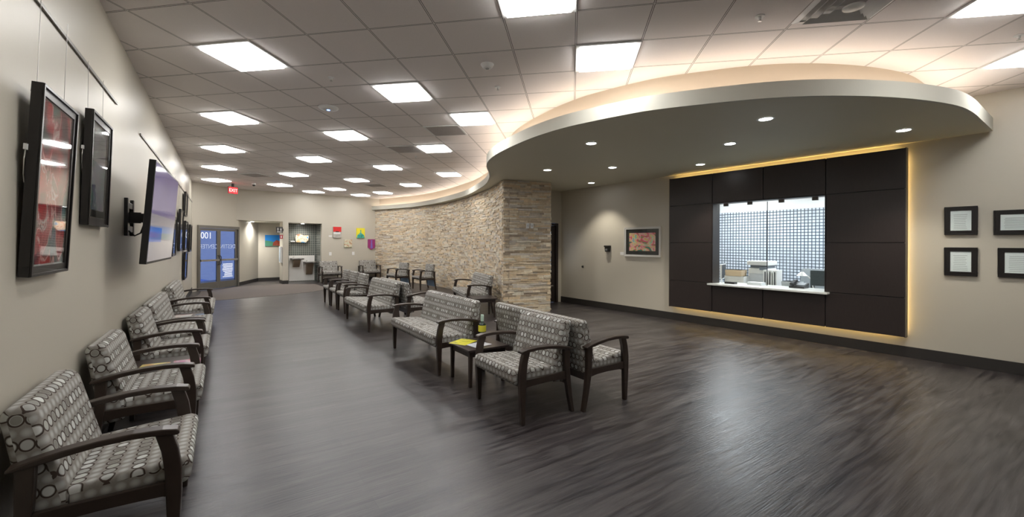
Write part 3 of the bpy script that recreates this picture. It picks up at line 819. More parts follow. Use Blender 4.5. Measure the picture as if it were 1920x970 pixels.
win = struct(MB().box(pl(WT1), pl(WT1-.012), -.13, .13, WZ0-.285, WZ1-.285).box(pl(WT0+.012), pl(WT0), -.13, .13, WZ0-.285, WZ1-.285).box(pl(WT1), pl(WT0), -.13, .13, WZ1-.285, WZ1+.012-.285)
   .build('window_1', M['panel'], loc=RW.at(PX, 0, .285), rz=rot_of(RW.N)))
for a, b in ((WT0+.02, 2.80), (2.812, WT1-.02)):
    MB().box(pl(b), pl(a), .028, .036, .85-.285, 2.315-.285).build('window_pane', M['glass'], win)
for a in (2.1, 2.58, 3.08, 3.5):
    MB().box(pl(a+.05), pl(a-.03), .018, .046, 2.28-.285, 2.33-.285).build('glass_clamp', plain('dark_clamp', (.12, .11, .10), .4), win)
MB().box(pl(2.811), pl(2.801), .026, .038, .85-.285, 2.315-.285).build('centre_joint', M['black'], win)
t = thing('counter_ledge', 'white stone ledge across the bottom of the reception window', 'counter', RW.at(PX, 0, .802), RW.N)
MB().box(pl(3.72), pl(1.87), -.25, -.1255, 0, .030).box(pl(WT1-.013), pl(WT0+.013), -.1255, .42, 0, .030).build('slab', plain('white_quartz', (.72, .74, .72), .25, var=.05, scale=25), t, bevel=.004)
# room behind
RB = -2.75
def rbox(name, t0, t1, o0, o1, z0, z1, mat):
    return struct(MB().prism_z([RW.xy(t0, o0), RW.xy(t1, o0), RW.xy(t1, o1), RW.xy(t0, o1)], z0, z1).build(name, mat))
white_paint = wall_paint('white_reception_paint', (.78, .79, .80), .5)
rbox('wall_reception_back', 0.1, 6.3, RB, RB-.1, 0, 2.85, white_paint)
rbox('wall_reception_near', .0, .1, -.13, RB-.1, 0, 2.85, white_paint)
rbox('wall_reception_far', 6.3, 6.4, -.13, RB-.1, 0, 2.85, white_paint)
rbox('ceiling_reception', 0, 6.4, -.13, RB-.1, 2.85, 2.93, white_paint)
struct(MB().box(-6.1, -.2, -.012, 0, .0, 2.36).build('trim_5', M['recep_tile'], loc=RW.at(0, RB+.0, 0), rz=rot_of(RW.N)))
for tt, lab in ((1.9, 'square ceiling light inside the reception office, nearer one'), (4.2, 'square ceiling light inside the reception office, farther one')):
    o = dup(tr0, RW.at(tt, -1.5, 2.85), RW.N, lab)
    al = bpy.data.lights.new('panel_glow', 'AREA'); al.energy = 25; al.size = .5; al.color = (.90, .96, 1)
    ao = bpy.data.objects.new('glow', al); COL.objects.link(ao); ao.parent = o; ao.location = (0, 0, -.05)
DKZ = .74
t = thing('reception_desk', 'pale desk behind the reception window', 'desk', RW.at(3.2, -.95, 0), RW.N)
pale = plain('pale_laminate', (.62, .66, .68), .4)
MB().box(-1.15, 1.4, -.40, .40, .71, DKZ).build('desktop', pale, t, bevel=.003)
for x in (-1.1, 1.33): MB().box(x, x+.03, -.38, .38, 0, .71).build('side_panel', pale, t)
def D(tt, off, z=DKZ): return RW.at(tt, off, z)
t = thing('printer', 'large white office printer on the desk behind the window', 'printer', D(3.30, -1.08), RW.N)
MB().box(-.17, .17, -.22, .22, 0, .36).build('body', M['white'], t, bevel=.012)
MB().box(-.19, .19, -.24, .20, .42, .50).build('scanner_lid', M['white'], t, bevel=.012)
MB().box(-.15, .15, -.16, .2, .36, .42).build('output_bay', plain('bay_grey', (.18, .2, .23), .5), t)
MB().box(-.14, .14, -.232, -.22, .06, .26).build('paper_tray', plain('tray_grey', (.55, .57, .6), .4), t)
MB().box(.05, .17, -.26, -.22, .33, .39).build('control_panel', plain('panel_slate', (.2, .23, .28), .3), t)
for i, tt in enumerate((3.07, 2.99, 2.91)):
    b_ = thing('ring_binder', ['white ring binder with dark spine beside the printer', 'middle white ring binder beside the printer', 'right white ring binder beside the printer'][i], 'binder', RW.at(tt-.02, -.70, DKZ), RW.N, 'ring binders')
    MB().box(-.03, .03, -.13, .13, 0, .35).build('cover', M['white'], b_, bevel=.003)
    MB().box(-.010, .010, -.132, -.13, .03, .32).build('spine_label', plain('spine_dark', (.03, .03, .04), .4), b_)
for i, (tt, off, w_, h_, z) in enumerate([(3.62, -.72, .36, .20, DKZ), (3.63, -.70, .30, .12, DKZ+.20), (2.66, -.72, .26, .16, DKZ)]):
    o = tag(MB().box(-w_/2, w_/2, -.12, .12, 0, h_).box(-w_/2-.004, w_/2+.004, -.124, .124, h_-.05, h_).build('storage_box', [M['white'], plain('tan_carton', (.55, .42, .28), .6), pale][i], loc=RW.at(tt, off, z), rz=rot_of(RW.N), bevel=.003),
        ['white storage box on the desk left of the printer', 'tan carton on top of the white storage box', 'pale low storage box right of the ring binders'][i], 'box')
# computer monitor seen from behind at the left
def monitor(lab, pos, N, mat, w_=.5, h_=.31):
    t = thing('computer_monitor', lab, 'monitor', pos, N, 'monitors behind the reception window')
    MB().prism_y(round_poly([(-w_/2, .12), (w_/2, .12), (w_/2, .12+h_), (-w_/2, .12+h_)], .01), -.012, .02).build('screen', mat, t)
    MB().box(-w_/2+.012, w_/2-.012, -.0135, -.012, .135, .105+h_).build('display', M['black'], t)
    MB().box(-.02, .02, .02, .04, .01, .26).build('stand', mat, t)
    MB().prism_z(round_poly([(-.11, -.08), (.11, -.08), (.11, .09), (-.11, .09)], .03), 0, .012).build('foot', mat, t)
monitor('white-backed computer monitor turned sideways at the left of the window', RW.at(3.95, -.85, DKZ), (.75, -.6), M['white'], .42, .30)
monitor('dark computer monitor low at the right corner of the window', RW.at(2.10, -.62, DKZ), (-RW.N[0], -RW.N[1]), plain('dark_slate_plastic', (.06, .08, .09), .4), .5, .26)
t = thing('desk_phone', 'black desk telephone on the window ledge', 'telephone', RW.at(2.40, -.24, .832), RW.N)
MB().prism_x([(-.11, 0), (.11, 0), (.11, .085), (-.11, .03)], -.11, .11).build('base', M['black'], t, bevel=.004)
MB().prism_x(round_poly([(-.10, .045), (.11, .10), (.105, .135), (-.105, .08)], .012), -.10, -.05).build('handset', M['black'], t)
MB().prism_x([(-.03, .052), (.09, .084), (.09, .087), (-.03, .055)], -.03, .09).build('keypad', plain('key_grey', (.35, .37, .4), .4), t)
t = tag(MB().prism_z(round_poly([(-.09, -.06), (.09, -.06), (.09, .06), (-.09, .06)], .01), 0, .035).build('card_tray', M['black'], loc=RW.at(3.43, -.06, .832), rz=rot_of(RW.N)), 'small black tray on the window ledge, left part', 'tray')
t = tag(MB().box(-.12, .12, -.08, .08, 0, .05).build('paper_stack', plain('paper_white', (.7, .72, .74), .6), loc=RW.at(3.05, -.20, .832), rz=rot_of(RW.N)), 'low stack of white paper on the window ledge below the printer', 'paper')
t = thing('desk_lamp', 'white jointed desk lamp right of the binders', 'lamp', RW.at(2.33, -.72, DKZ), RW.N)
MB().lathe([(.0001, 0), (.09, 0), (.09, .018), (.0001, .022)], 24).build('base', M['white'], t, smooth=True)
MB().tube([(0, 0, .02), (-.05, 0, .22), (-.16, 0, .33)], .011).build('arm', M['white'], t)
MB().lathe([(.02, .07), (.03, .06), (.085, 0), (.08, 0), (.02, .055), (.02, .07)], 24, -.18, 0, .27, cap=False).build('shade', M['white'], t, smooth=True)
t = thing('office_chair', 'grey office chair back inside the reception office', 'chair', RW.at(2.75, -1.85, 0), RW.N)
grey = plain('grey_mesh', (.30, .33, .35), .7)
MB().prism_y(round_poly([(-.23, .62), (.23, .62), (.20, 1.08), (-.20, 1.08)], .06), .18, .23).build('backrest', grey, t, smooth=True)
MB().prism_z(round_poly([(-.24, -.24), (.24, -.24), (.24, .22), (-.24, .22)], .07), .44, .51).build('seat', grey, t, smooth=True)
MB().lathe([(.028, .08), (.028, .44)], 12).build('column', M['black'], t)
MB().box(-.03, .03, .15, .20, .42, .8).build('back_bracket', M['black'], t)
for k in range(5):
    a = k*2*math.pi/5; MB().tube([(0, 0, .09), (.29*math.cos(a), .29*math.sin(a), .055)], .02).build('base_arm', M['black'], t)
    MB().lathe([(.0001, 0), (.022, .006), (.027, .027), (.022, .048), (.0001, .054)], 12, .29*math.cos(a), .29*math.sin(a)).build('caster', M['black'], t, smooth=True)

# ------------------------------------------------------------------ pictures
def framed(label, fr, t0, t1, z0, z1, off, art, border=None, fw=.05, depth=.03, off_top=None, cat='framed picture', name='framed_picture', fmat=None, group=None, lines=False, mw=.05, lip=True, rail=None, gl=True):
    W = abs(t1-t0); Hh = z1-z0; tm = (t0+t1)/2; tilt = math.atan2((off_top or off)-off, Hh)
    t = thing(name, label, cat, fr.at(tm, off-depth*.5, z0), fr.N, group); t.rotation_euler.x = tilt
    a, b = -W/2, W/2; fm = fmat or M['frame']; d0, d1 = -depth/2, depth/2
    mb = MB()
    for x0, x1, zz0, zz1 in ((a, b, 0, fw), (a, b, Hh-fw, Hh), (a, a+fw, fw, Hh-fw), (b-fw, b, fw, Hh-fw)): mb.box(x0, x1, d0, d1, zz0, zz1)
    if lip:
        k = fw*.28
        for x0, x1, zz0, zz1 in ((a, b, 0, k), (a, b, Hh-k, Hh), (a, a+k, k, Hh-k), (b-k, b, k, Hh-k)): mb.box(x0, x1, d0-.008, d0, zz0, zz1)
    mb.build('frame', fm, t, bevel=.002)
    if border is not None:
        MB().box(a+fw, b-fw, d0+.012, d0+.014, fw, Hh-fw).build('mount_board', border, t)
        k = fw+mw
        if lines:
            k = fw+.005
    else: k = fw
    MB().box(a+k, b-k, d0+.009, d0+.0115, k, Hh-k).build('print', art, t)
    if lines:
        ink = plain('grey_ink', (.35, .36, .38), .6); mb = MB(); rr = random.Random(int(W*1000)+int(z0*77))
        n_ = 9
        for i in range(n_):
            zz = k+.02+(Hh-2*k-.05)*i/n_; e = rr.uniform(.1, .35)*(W-2*k)/2
            mb.box(a+k+.02+e*.4, b-k-.02-e, d0+.0085, d0+.009, zz, zz+.0045)
        mb.build('text_lines', ink, t)
    if gl: MB().box(a+fw*.9, b-fw*.9, d0+.003, d0+.005, fw*.9, Hh-fw*.9).build('glazing', M['glass'], t)
    if rail:
        for x in (a+.08, b-.08): MB().tube([(x, d1-.002, Hh*.72), (x, d1+.002, Hh), (x, d1+.01, rail-z0)], .0016, 5).build('hanging_wire', M['steel'], t)
        MB().tube([(a-.012, d1, Hh*.66), (a-.02, d1, Hh*.60), (a-.015, d1, Hh*.52), (a, d1, Hh*.48)], .002, 5).build('wire_end', M['steel'], t)
        MB().box(a-.02, a+.004, d1-.006, d1+.006, Hh*.645, Hh*.675).build('hook', M['white_metal'], t)
    return t
red1 = art_mat('red_abstract_painting', [(.28, (.05, .14, .13)), (.38, (.12, .03, .06)), (.43, (.75, .02, .05)), (.50, (.70, .04, .06)), (.53, (.9, .85, .8)), (.55, (.65, .10, .12)), (.62, (.08, .30, .26)), (.74, (.30, .10, .35))], 3.4, 1.2, .08, (1.6, 1, .8), 3, 1)
grn1 = art_mat('green_blue_abstract_painting', [(.30, (.02, .05, .05)), (.40, (.10, .22, .18)), (.46, (.32, .45, .40)), (.50, (.40, .12, .25)), (.55, (.12, .15, .35)), (.62, (.55, .60, .52)), (.75, (.03, .06, .06))], 6, 1.5, .08, (2.2, 1, .8), 9, 1)
framed('tall black-framed red abstract painting nearest the viewer', LW, -1.58, -1.0, 1.383, 2.335, .045, red1, plain('white_mat_board', (.7, .7, .68), .6), .05, .04, .090, rail=2.83, mw=.008)
framed('black-framed dark green abstract picture between the red painting and the television', LW, -.54, .055, 1.675, 2.48, .045, grn1, M['frame'], .06, .04, .070, rail=2.83, mw=.055)
small = [('pale sketch in a thin black frame just past the television', 5.1, 5.75, 1.30, 2.04, 1, 4), ('black-framed lilac print, second past the television', 6.65, 7.4, 1.37, 2.27, 2, 5),
 ('upper narrow black-framed print high on the wall beyond the television', 8.05, 8.75, 2.20, 2.78, 1, 6), ('middle dark-framed print of the stacked three beyond the television', 8.05, 8.85, 1.37, 2.08, 3, 7),
 ('lowest dark-framed print of the stacked three beyond the television', 8.0, 8.75, .66, 1.33, 2, 8), ('farthest dark-framed print on the picture wall before the doors', 9.75, 10.5, 1.30, 2.05, 1, 9)]
for lab, a, b, z0, z1, k, sd in small:
    am = art_mat('print_%s' % ['', 'pale_sketch', 'lilac_wash', 'dusky_study'][k], [(.3, (.10, .10, .14)), (.5, [(0, 0, 0), (.40, .45, .40), (.42, .38, .50), (.12, .08, .10)][k]), (.7, (.55, .55, .55))], 5, 1, .1, (1, 1, 1), sd, 1)
    framed(lab, LW, a, b, z0, z1, .05, am, None, .05, .035, .07, rail=2.83 if z1 < 2.7 and z0 > 1 and k != 3 else None)
t = thing('picture_rail', 'dark metal picture rail above the two large framed pictures', 'picture rail', LW.at(-1.4, .004, 2.815), LW.N, 'picture hanging rails')
MB().box(-2.0, 2.03, -.010, 0, 0, .022).build('rail', M['bronze'], t)
t = thing('picture_rail', 'dark metal picture rail above and beyond the television', 'picture rail', LW.at(6.8, .004, 2.815), LW.N, 'picture hanging rails')
MB().box(-4.88, 4.95, -.010, 0, 0, .022).build('rail', M['bronze'], t)

# television on swing mount
def screen_mat():
    m, nt, b = newmat('television_picture_reflection'); v = objco(nt); s = sep(nt, v)
    up = mth(nt, 'GREATER_THAN', s[2], .46)
    n = noise(nt, v, 1.8, 2)
    c = mixc(nt, up, mixc(nt, n.outputs[0], (.26, .24, .27), (.36, .33, .36)), mixc(nt, n.outputs[0], (.10, .08, .20), (.22, .18, .38)))  # upper half: purple-blue reflection put into the screen's glow colour
    bx = mth(nt, 'MULTIPLY', mth(nt, 'LESS_THAN', s[0], -.12), mth(nt, 'MULTIPLY', mth(nt, 'GREATER_THAN', s[2], .20), mth(nt, 'LESS_THAN', s[2], .34)))
    c = mixc(nt, bx, c, (.03, .10, .42))
    nt.links.new(c, b.inputs['Emission Color']); b.inputs['Emission Strength'].default_value = .28
    b.inputs['Base Color'].default_value = (.01, .01, .012, 1); b.inputs['Roughness'].default_value = .08; return m
TVo = LW.at(1.08, .262, 1.36)
yaw = .027
t = thing('television', 'large flat television on a black swing mount, turned slightly to the room', 'television', TVo, LW.N)
t.rotation_euler.z -= yaw; t.rotation_euler.x = .073
W_, H_ = 1.60, .935
MB().prism_y(round_poly([(-W_/2, 0), (W_/2, 0), (W_/2, H_), (-W_/2, H_)], .014), -.02, .03).build('casing', M['black'], t, bevel=.003)
MB().box(-W_/2+.018, W_/2-.018, -.0215, -.0202, .022, H_-.018).build('screen', screen_mat(), t)
MB().box(-.45, .45, .03, .06, .15, .7).build('back_cover', M['black'], t, bevel=.01)
tb = text_mesh('caption', 'WELCOME', .06, plain('screen_white', (.6, .62, .65), .4, emit=.6), t, (-.45, -.0225, .28)) if False else None
t = thing('television_mount', 'black articulated wall mount behind the television', 'bracket', LW.at(1.24, .0, 1.62), LW.N)
MB().box(-.22, -.16, -.03, -.001, 0, .38).box(.10, .16, -.03, -.001, 0, .38).box(-.22, .16, -.025, -.001, .04, .10).box(-.22, .16, -.025, -.001, .28, .34).build('wall_plate', M['black'], t, bevel=.003)
MB().box(-.14, -.10, -.12, -.02, .13, .24).build('lower_arm', M['black'], t)
MB().box(-.14, .05, -.15, -.11, .14, .23).build('swing_arm', M['black'], t)
MB().tube([(-.18, -.03, .05), (-.2, -.08, .0), (-.14, -.12, .03), (-.10, -.14, .12)], .008).build('cable', M['black'], t)

# right wall
paper = plain('certificate_paper', (.80, .84, .84), .6, var=.02)
for lab, a, b, z0, z1 in [('upper left of the four framed certificates, almost square', .664, .371, 1.70, 2.066), ('lower left of the four framed certificates, almost square', .664, .371, 1.167, 1.536),
      ('upper right framed certificate, cut by the right edge', .241, -.13, 1.695, 1.997), ('lower right framed certificate, cut by the right edge', .206, -.16, 1.172, 1.534)]:
    framed(lab, RW, a, b, z0, z1, .028, paper, M['frame'], .05, .024, cat='certificate', name='framed_certificate', lines=True, group='framed certificates')
flower = art_mat('bright_flower_painting', [(.30, (.05, .03, .30)), (.38, (.10, .45, .12)), (.43, (.85, .08, .14)), (.49, (.9, .55, .55)), (.54, (.85, .55, .08)), (.58, (.8, .75, .7)), (.63, (.15, .6, .45)), (.70, (.55, .40, .75)), (.8, (.4, .02, .12))], 4.2, 2.0, .15, (1, 1, 1), 4, .5)
framed('white-framed colourful flower painting on a black mat beside the dark panelling', RW, 5.76, 4.83, 1.283, 1.944, .03, flower, plain('black_mat_board', (.015, .015, .015), .7), .045, .028, fmat=plain('white_frame', (.66, .65, .62), .4), mw=.085)
tag(MB().box(-.05, .05, -.004, 0, -.035, .035).build('label_card', M['white'], loc=RW.at(5.84, .001, 1.345), rz=rot_of(RW.N)), 'small white label card beside the flower painting', 'label')
t = thing('wall_dispenser', 'small dark cup-shaped device on the wall left of the flower painting', 'dispenser', RW.at(6.23, 0, 1.38), RW.N)
MB().prism_y([(-.045, 0), (.045, 0), (.06, .11), (-.06, .11)], -.09, -.002).build('body', M['black'], t, bevel=.01)
MB().box(-.07, .07, -.10, -.002, .11, .15).build('cap', M['black'], t, bevel=.008)
MB().box(-.03, .03, -.092, -.09, .03, .07).build('window', plain('smoke_grey', (.2, .2, .2), .3), t)
t = thing('wall_hook', 'tiny dark knob low on the wall near the dark door', 'knob', RW.at(7.05, 0, .985), RW.N)
MB().lathe([(.0001, 0), (.016, 0), (.012, .012), (.022, .024), (.018, .036), (.0001, .04)], 16).build('knob', M['black'], t, smooth=True).rotation_euler.x = math.pi/2
MB().box(-.03, .03, -.004, 0, -.03, .03).build('plate', M['bronze'], t)

# switches on the pier
Pf = Frame((.10, 9.37), (.947, .3214), (.3214, -.947))
for i, tt in enumerate((.575, .675)):
    t = thing('switch_plate', ['left white switch plate on the stone pier', 'right white switch plate on the stone pier'][i], 'switch', Pf.at(tt, .036, 1.91), Pf.N, 'switch plates on the stone pier')
    MB().box(-.036, .036, -.008, .03, 0, .12).build('plate', M['white'], t, bevel=.002)
    MB().box(-.012, .012, -.014, -.008, .035, .085).build('rocker', plain('rocker_grey', (.5, .5, .49), .4), t, bevel=.001)

# dark door beyond the pier
door = struct(MB().box(0, .07, -.02, .10, 0, 2.11).box(.88, .95, -.02, .10, 0, 2.11).box(.07, .88, -.02, .10, 2.05, 2.11).build('door_3', M['panel'], loc=(0, 0, 0)))
door.location = EW.at(1.07, 0, 0); door.rotation_euler.z = rot_of(EW.N)
mb = MB()
mb.box(.075, .20, .03, .075, .01, 2.045).box(.75, .875, .03, .075, .01, 2.045).box(.20, .75, .03, .075, .01, .86).box(.20, .75, .03, .075, 1.90, 2.045)
mb.build('door_leaf', M['panel'], door)
MB().box(.20, .75, .05, .056, .86, 1.90).build('door_glass', plain('frosted_glass', (.55, .60, .66), .4, emit=.25, ecol=(.75, .85, 1)), door)
MB().box(.10, .80, -.005, .01, .43, .46).box(.10, .12, .0, .03, .43, .46).box(.78, .80, 0, .03, .43, .46).build('push_bar', M['steel'], door)
MB().box(.95, .965, -.012, .0, 0, 2.11).build('edge_trim', M['trim'], door)

# ------------------------------------------------------------------ entrance doors
ent = struct(MB().box(0, .06, -.05, .08, 0, 2.12).box(1.63, 1.69, -.05, .08, 0, 2.12).box(.06, 1.63, -.05, .08, 2.03, 2.12).build('door_1', M['bronze']))
ent.location = DW.at(.17, 0, 0); ent.rotation_euler.z = rot_of(DW.N)
def leaf(x0, x1, hand):
    mb = MB(); mb.box(x0, x0+.07, 0, .045, .01, 2.02).box(x1-.07, x1, 0, .045, .01, 2.02).box(x0+.07, x1-.07, 0, .045, .01, .24).box(x0+.07, x1-.07, 0, .045, 1.95, 2.02)
    mb.build('door_leaf', M['bronze'], ent, bevel=.003)
    MB().box(x0+.07, x1-.07, .018, .026, .24, 1.95).build('door_glass', M['blue_glass'], ent)
    MB().box(x0+.03, x1-.03, -.07, -.045, .94, 1.0).box(x0+.03, x0+.06, -.045, 0, .93, 1.01).box(x1-.06, x1-.03, -.045, 0, .93, 1.01).build('push_bar', M['steel'], ent, bevel=.003)
    hx = x1-.035 if hand > 0 else x0+.035
    MB().tube([(hx, 0, .80), (hx, -.06, .84), (hx, -.06, 1.08), (hx, 0, 1.12)], .012).build('door_handle', M['black'], ent)
leaf(.065, .842, 1); leaf(.848, 1.625, -1)
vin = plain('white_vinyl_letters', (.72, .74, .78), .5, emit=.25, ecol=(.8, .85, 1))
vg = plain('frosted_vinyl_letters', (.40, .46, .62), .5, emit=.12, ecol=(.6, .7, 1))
text_mesh('street_number', '100', .30, vin, ent, (.36, .010, 1.78), flip=True)
text_mesh('window_lettering', 'CENTER', .20, vg, ent, (.455, .010, 1.42), flip=True)
text_mesh('window_lettering', 'DESTIN', .20, vg, ent, (1.235, .010, 1.42), flip=True)
mb = MB(); rr = random.Random(4)
for i in range(10):
    z = .80-i*.048; e = rr.uniform(0, .12); mb.box(1.00+e, 1.46-e*.3, .012, .014, z, z+(.026 if i else .03))
mb.build('opening_hours_notice', vin, ent)
# outside beyond the doors
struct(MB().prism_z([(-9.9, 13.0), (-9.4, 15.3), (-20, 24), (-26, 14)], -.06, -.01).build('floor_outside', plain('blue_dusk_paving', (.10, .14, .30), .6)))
OW = Frame((-22, 16.5), (.6, .8), (.8, -.6))
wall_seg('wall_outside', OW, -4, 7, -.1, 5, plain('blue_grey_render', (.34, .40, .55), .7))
al = bpy.data.lights.new('outdoor_fill', 'AREA'); al.energy = 90; al.size = 2.5; al.color = (.60, .72, 1)  # added area light on an invented post, brightens the outside wall
ol = thing('outdoor_fill', 'added cool fill light on a post outside the glass doors', 'lamp', (-13.5, 16.6, 0), (0, -1))
MB().lathe([(.05, 0), (.05, 3.1)], 12).build('post', M['bronze'], ol)
MB().box(-.3, .3, -.3, .3, 3.1, 3.2).build('housing', M['bronze'], ol)
ao = bpy.data.objects.new('glow', al); COL.objects.link(ao); ao.parent = ol; ao.location = (0, 0, 3.08)

# entrance carpet
mat_c = plain('brown_grey_entrance_carpet', (.12, .10, .088), .95, var=.18, scale=60)
tag(MB().prism_z([(-8.25, 11.25), (-7.5, 11.35), (-6.75, 12.15), (-6.0, 13.2), (-5.75, 14.2), (-6.9, 15.9), (-8.1, 15.85), (-9.2, 14.9), (-9.45, 13.35), (-8.9, 12.5)], .0005, .006).build('entrance_carpet', mat_c), 'brown-grey carpet area on the floor before the glass doors', 'carpet')

# ------------------------------------------------------------------ far wall things
def canvas(lab, t0, t1, z0, z1, build, group='small pop art canvases on the far wall', fr=BW, off=.0):
    t = thing('canvas_painting', lab, 'painting', fr.at((t0+t1)/2, off, z0), fr.N, group); w_ = (t1-t0); h_ = z1-z0
    build(t, w_/2, h_); return t
def cb1(t, a, h):
    MB().box(-a, a, -.045, -.001, 0, h).build('canvas', plain('pale_grey_paint', (.42, .40, .36), .5, var=.5, scale=14), t)
    MB().box(-a, a, -.047, -.045, h*.55, h).build('red_field', plain('red_paint', (.62, .02, .02), .5), t)
    MB().prism_y(round_poly([(-a*.5, h*.60), (a*.5, h*.60), (a*.35, h*.52), (-a*.35, h*.52)], .01), -.049, -.047).build('dark_ellipse', M['black'], t)
    MB().box(-a*.9, a*.8, -.047, -.045, h*.36, h*.50).build('white_band', M['white'], t)
canvas('red, white and grey canvas, highest at the left of the four small paintings', 3.34, 3.66, 1.77, 2.22, cb1)
def cb2(t, a, h):
    MB().box(-a, a, -.045, -.001, 0, h).build('canvas', art_mat('tan_green_painting', [(.3, (.35, .12, .04)), (.45, (.60, .50, .35)), (.55, (.62, .60, .50)), (.65, (.40, .45, .10)), (.8, (.55, .2, .1))], 5, 1, .4, (1, 1, 1), 6, .1), t)
canvas('tan and olive canvas, lower second from the left of the four small paintings', 3.78, 4.10, 1.39, 1.71, cb2)
def cb3(t, a, h):
    MB().box(-a, a, -.045, -.001, 0, h).build('canvas', plain('yellow_paint', (.80, .70, .03), .5), t)
    MB().prism_y([(-a*.95, .0), (a*.95, 0), (a*.8, h*.3), (a*.35, h*.45), (a*.12, h*.55), (a*.1, h*.82), (-a*.1, h*.82), (-a*.12, h*.55), (-a*.35, h*.45), (-a*.8, h*.3)], -.048, -.045).build('green_shape', art_mat('teal_paint', [(.3, (.02, .18, .14)), (.5, (.05, .40, .32)), (.7, (.25, .6, .5))], 8, 1, .4, (1, 1, 1), 1, .1), t)
canvas('yellow canvas with a teal flask shape, top right of the four small paintings', 4.28, 4.63, 1.77, 2.19, cb3)
def cb4(t, a, h):
    MB().prism_y([(-a, h*.22), (0, 0), (a, h*.22), (a, h), (-a, h)], -.045, -.001).build('canvas', plain('magenta_paint', (.32, .03, .17), .5), t)
    MB().prism_y([(-a*.35, h*.18), (0, h*.1), (a*.35, h*.18), (a*.12, h*.8), (a*.3, h*.9), (-a*.3, h*.9), (-a*.12, h*.8)], -.048, -.045).build('violet_shape', plain('violet_paint', (.22, .14, .50), .5), t)
canvas('magenta pennant-shaped canvas nearest the stone wall', 4.77, 5.07, 1.28, 1.73, cb4)
for i, (tt, z) in enumerate(((3.24, 1.12), (4.16, 1.13))):
    t = thing('wall_plate', ['white wall plate under the red canvas', 'white wall plate under the yellow canvas'][i], 'wall plate', BW.at(tt, 0, z-.06), BW.N, 'white wall plates')
    MB().box(-.05, .05, -.012, -.001, 0, .13).build('plate', M['white'], t, bevel=.002)
    MB().box(-.02, .02, -.018, -.012, .03, .08).build('switch', M['white_metal'], t)
tag(MB().box(-.06, .06, -.004, 0, -.03, .03).build('label_card', M['white'], loc=BW.at(3.24, .001, 1.84), rz=rot_of(BW.N)), 'small white card left of the red canvas', 'label')
# corridor picture and signs
t = thing('corridor_painting', 'blue sky and red rocks painting at the end of the corridor', 'painting', HB.at(.66, 0, 1.42), HB.N)
MB().box(-.42, .42, -.04, -.001, 0, .46).build('canvas', plain('bright_blue_paint', (.01, .20, .60), .5), t)
MB().prism_y([(-.42, 0), (.42, 0), (.42, .18), (.2, .22), (.0, .14), (-.2, .2), (-.42, .24)], -.043, -.04).build('green_ground', plain('green_paint', (.06, .22, .14), .5), t)
MB().prism_y([(-.15, .02), (.42, .02), (.42, .25), (.3, .3), (.12, .2), (.0, .26), (-.12, .16)], -.046, -.043).build('red_rocks', art_mat('red_rock_paint', [(.35, (.25, .04, .03)), (.6, (.5, .12, .06))], 6, 1, .5, (1, 1, 1), 2, 0), t)
signm = plain('sign_dark_brown', (.035, .03, .028), .4)
t = thing('restroom_sign', 'dark square restroom sign with two white figures at the corridor corner', 'sign', BW.at(1.395, .01, 1.935), BW.N)
MB().box(-.115, .115, -.008, .004, 0, .225).build('plate', signm, t)
for x, sk in ((-.05, 0), (.05, 1)):
    mb = MB().lathe([(.0001, -.006), (.011, -.005), (.015, 0), (.011, .005), (.0001, .006)], 12, x, -.012, .185)
    mb.box(x-.018, x+.018, -.012, -.009, .125, .165)
    if sk: mb.prism_y([(x-.028, .095), (x+.028, .095), (x+.012, .135), (x-.012, .135)], -.012, -.009)
    mb.box(x-.012, x-.003, -.012, -.009, .07, .125).box(x+.003, x+.012, -.012, -.009, .07, .125)
    mb.build('figure', M['white'], t)
MB().box(-.08, .08, -.012, -.009, .025, .045).build('lettering_line', M['white'], t)
MB().box(.115, .14, -.004, .004, .06, .16).build('bracket', signm, t)
t = thing('extinguisher_sign', 'small red and white sign under the restroom sign', 'sign', BW.at(1.46, .01, 1.71), BW.N)
MB().box(-.055, .055, -.006, .004, 0, .15).build('plate', plain('sign_red', (.35, .02, .03), .4), t)
MB().box(-.018, .012, -.008, -.006, .03, .12).build('symbol', M['white'], t)
MB().box(.055, .075, -.004, .004, .04, .1).build('bracket', M['white'], t)
t = thing('extinguisher_cabinet', 'narrow pale blue glazed cabinet at the corridor corner', 'cabinet', PW.at(.22, 0, .80), PW.N)
MB().box(-.14, .14, -.07, -.001, 0, .62).build('body', M['white_metal'], t, bevel=.004)
MB().box(-.11, .11, -.074, -.07, .04, .58).build('door', plain('pale_blue_pane', (.45, .58, .72), .2), t)

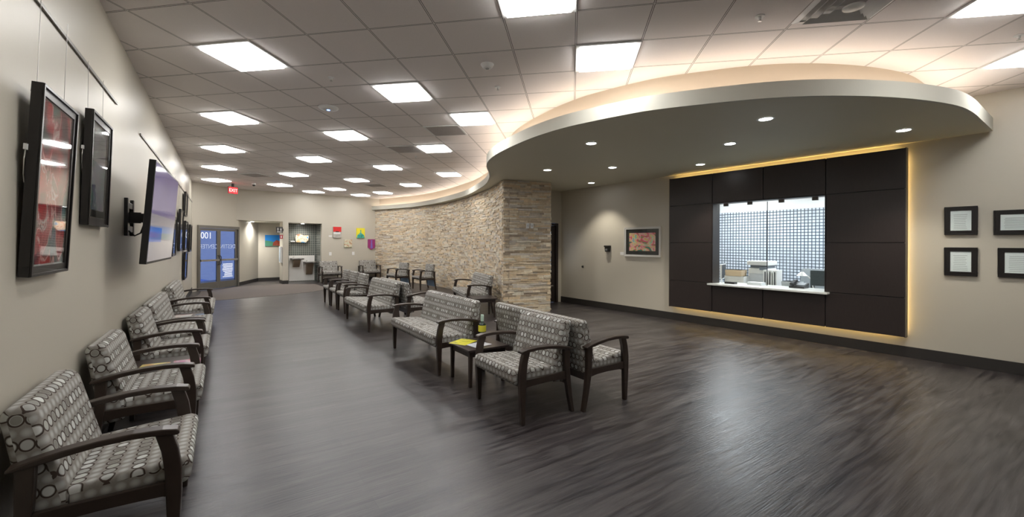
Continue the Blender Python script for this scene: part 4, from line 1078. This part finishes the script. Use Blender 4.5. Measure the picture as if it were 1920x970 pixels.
# drinking fountains
t = thing('steel_backsplash', 'brushed steel panel on the alcove wall behind the drinking fountains', 'panel', BW.at(2.38, -.835, .03), BW.N)
MB().box(-.50, .46, -.010, -.001, 0, 1.02).build('panel', plain('satin_steel_sheet', (.80, .79, .76), .4, .15, var=.08, scale=3), t)
def fountain(lab, tt, z, hh):
    t = thing('drinking_fountain', lab, 'drinking fountain', BW.at(tt, -.828, z-hh), BW.N, 'drinking fountains in the alcove')
    MB().prism_x([(-.46, hh), (-.47, hh-.03), (-.40, hh-.055), (-.02, hh-.075), (-.02, hh)], -.22, .22).build('basin', plain('dark_steel', (.16, .15, .14), .3, .8), t, bevel=.008)
    MB().prism_x([(-.34, hh-.06), (-.24, hh-.20), (-.10, 0), (-.02, 0), (-.02, hh-.07)], -.12, .12).build('housing', plain('bronze_steel', (.35, .26, .18), .35, .7), t, bevel=.01)
    MB().tube([(-.12, -.12, hh), (-.12, -.12, hh+.04), (-.09, -.17, hh+.05)], .01).build('spout', M['steel'], t)
    MB().box(.05, .12, -.48, -.465, hh-.03, hh-.01).build('push_button', M['steel'], t)
fountain('higher drinking fountain at the left of the alcove', 2.13, .95, .36)
fountain('lower drinking fountain at the right of the alcove', 2.62, .80, .52)
t = thing('cloud_artwork', 'colourful cloud-shaped wall artwork over the drinking fountains', 'artwork', BW.at(2.30, -.78, 1.55), BW.N)
MB().prism_y(round_poly([(-.18, .04), (.18, .02), (.28, .12), (.30, .32), (.10, .31), (-.02, .37), (-.17, .33), (-.20, .2)], .05), -.03, -.001).build('panel', art_mat('cloud_paint', [(.36, (.45, .10, .05)), (.43, (.8, .45, .25)), (.48, (.85, .82, .75)), (.55, (.65, .38, .08)), (.60, (.85, .85, .8)), (.66, (.05, .30, .60))], 5, 1.2, .4, (1, 1, 1), 7, .1), t)
MB().lathe([(.0001, -.03), (.07, -.02), (.09, 0), (.07, .02), (.0001, .03)], 16, -.30, -.03, .06).build('left_cloud', M['white'], t, smooth=True)

# ------------------------------------------------------------------ corridor lamp, and an alcove lamp added to brighten it
for (x, y), z, lab, e in ((BW.xy(.62, -1.0), 2.37, 'recessed downlight in the corridor ceiling behind the far wall', 140), (BW.xy(2.3, -.45), AZ, 'downlight added to brighten the drinking fountain alcove', 30)):
    o = dup(c0, (x, y, z), (0, -1), lab, 'downlights of the far recesses')
    for ch in list(o.children):
        if ch.type == 'LIGHT': bpy.data.objects.remove(ch)
    ld = bpy.data.lights.new('recess_beam', 'SPOT'); ld.energy = e; ld.color = (1, .96, .90); ld.spot_size = math.radians(150); ld.spot_blend = .8; ld.shadow_soft_size = .12
    lo = bpy.data.objects.new('beam', ld); COL.objects.link(lo); lo.parent = o; lo.location = (0, 0, -.02)
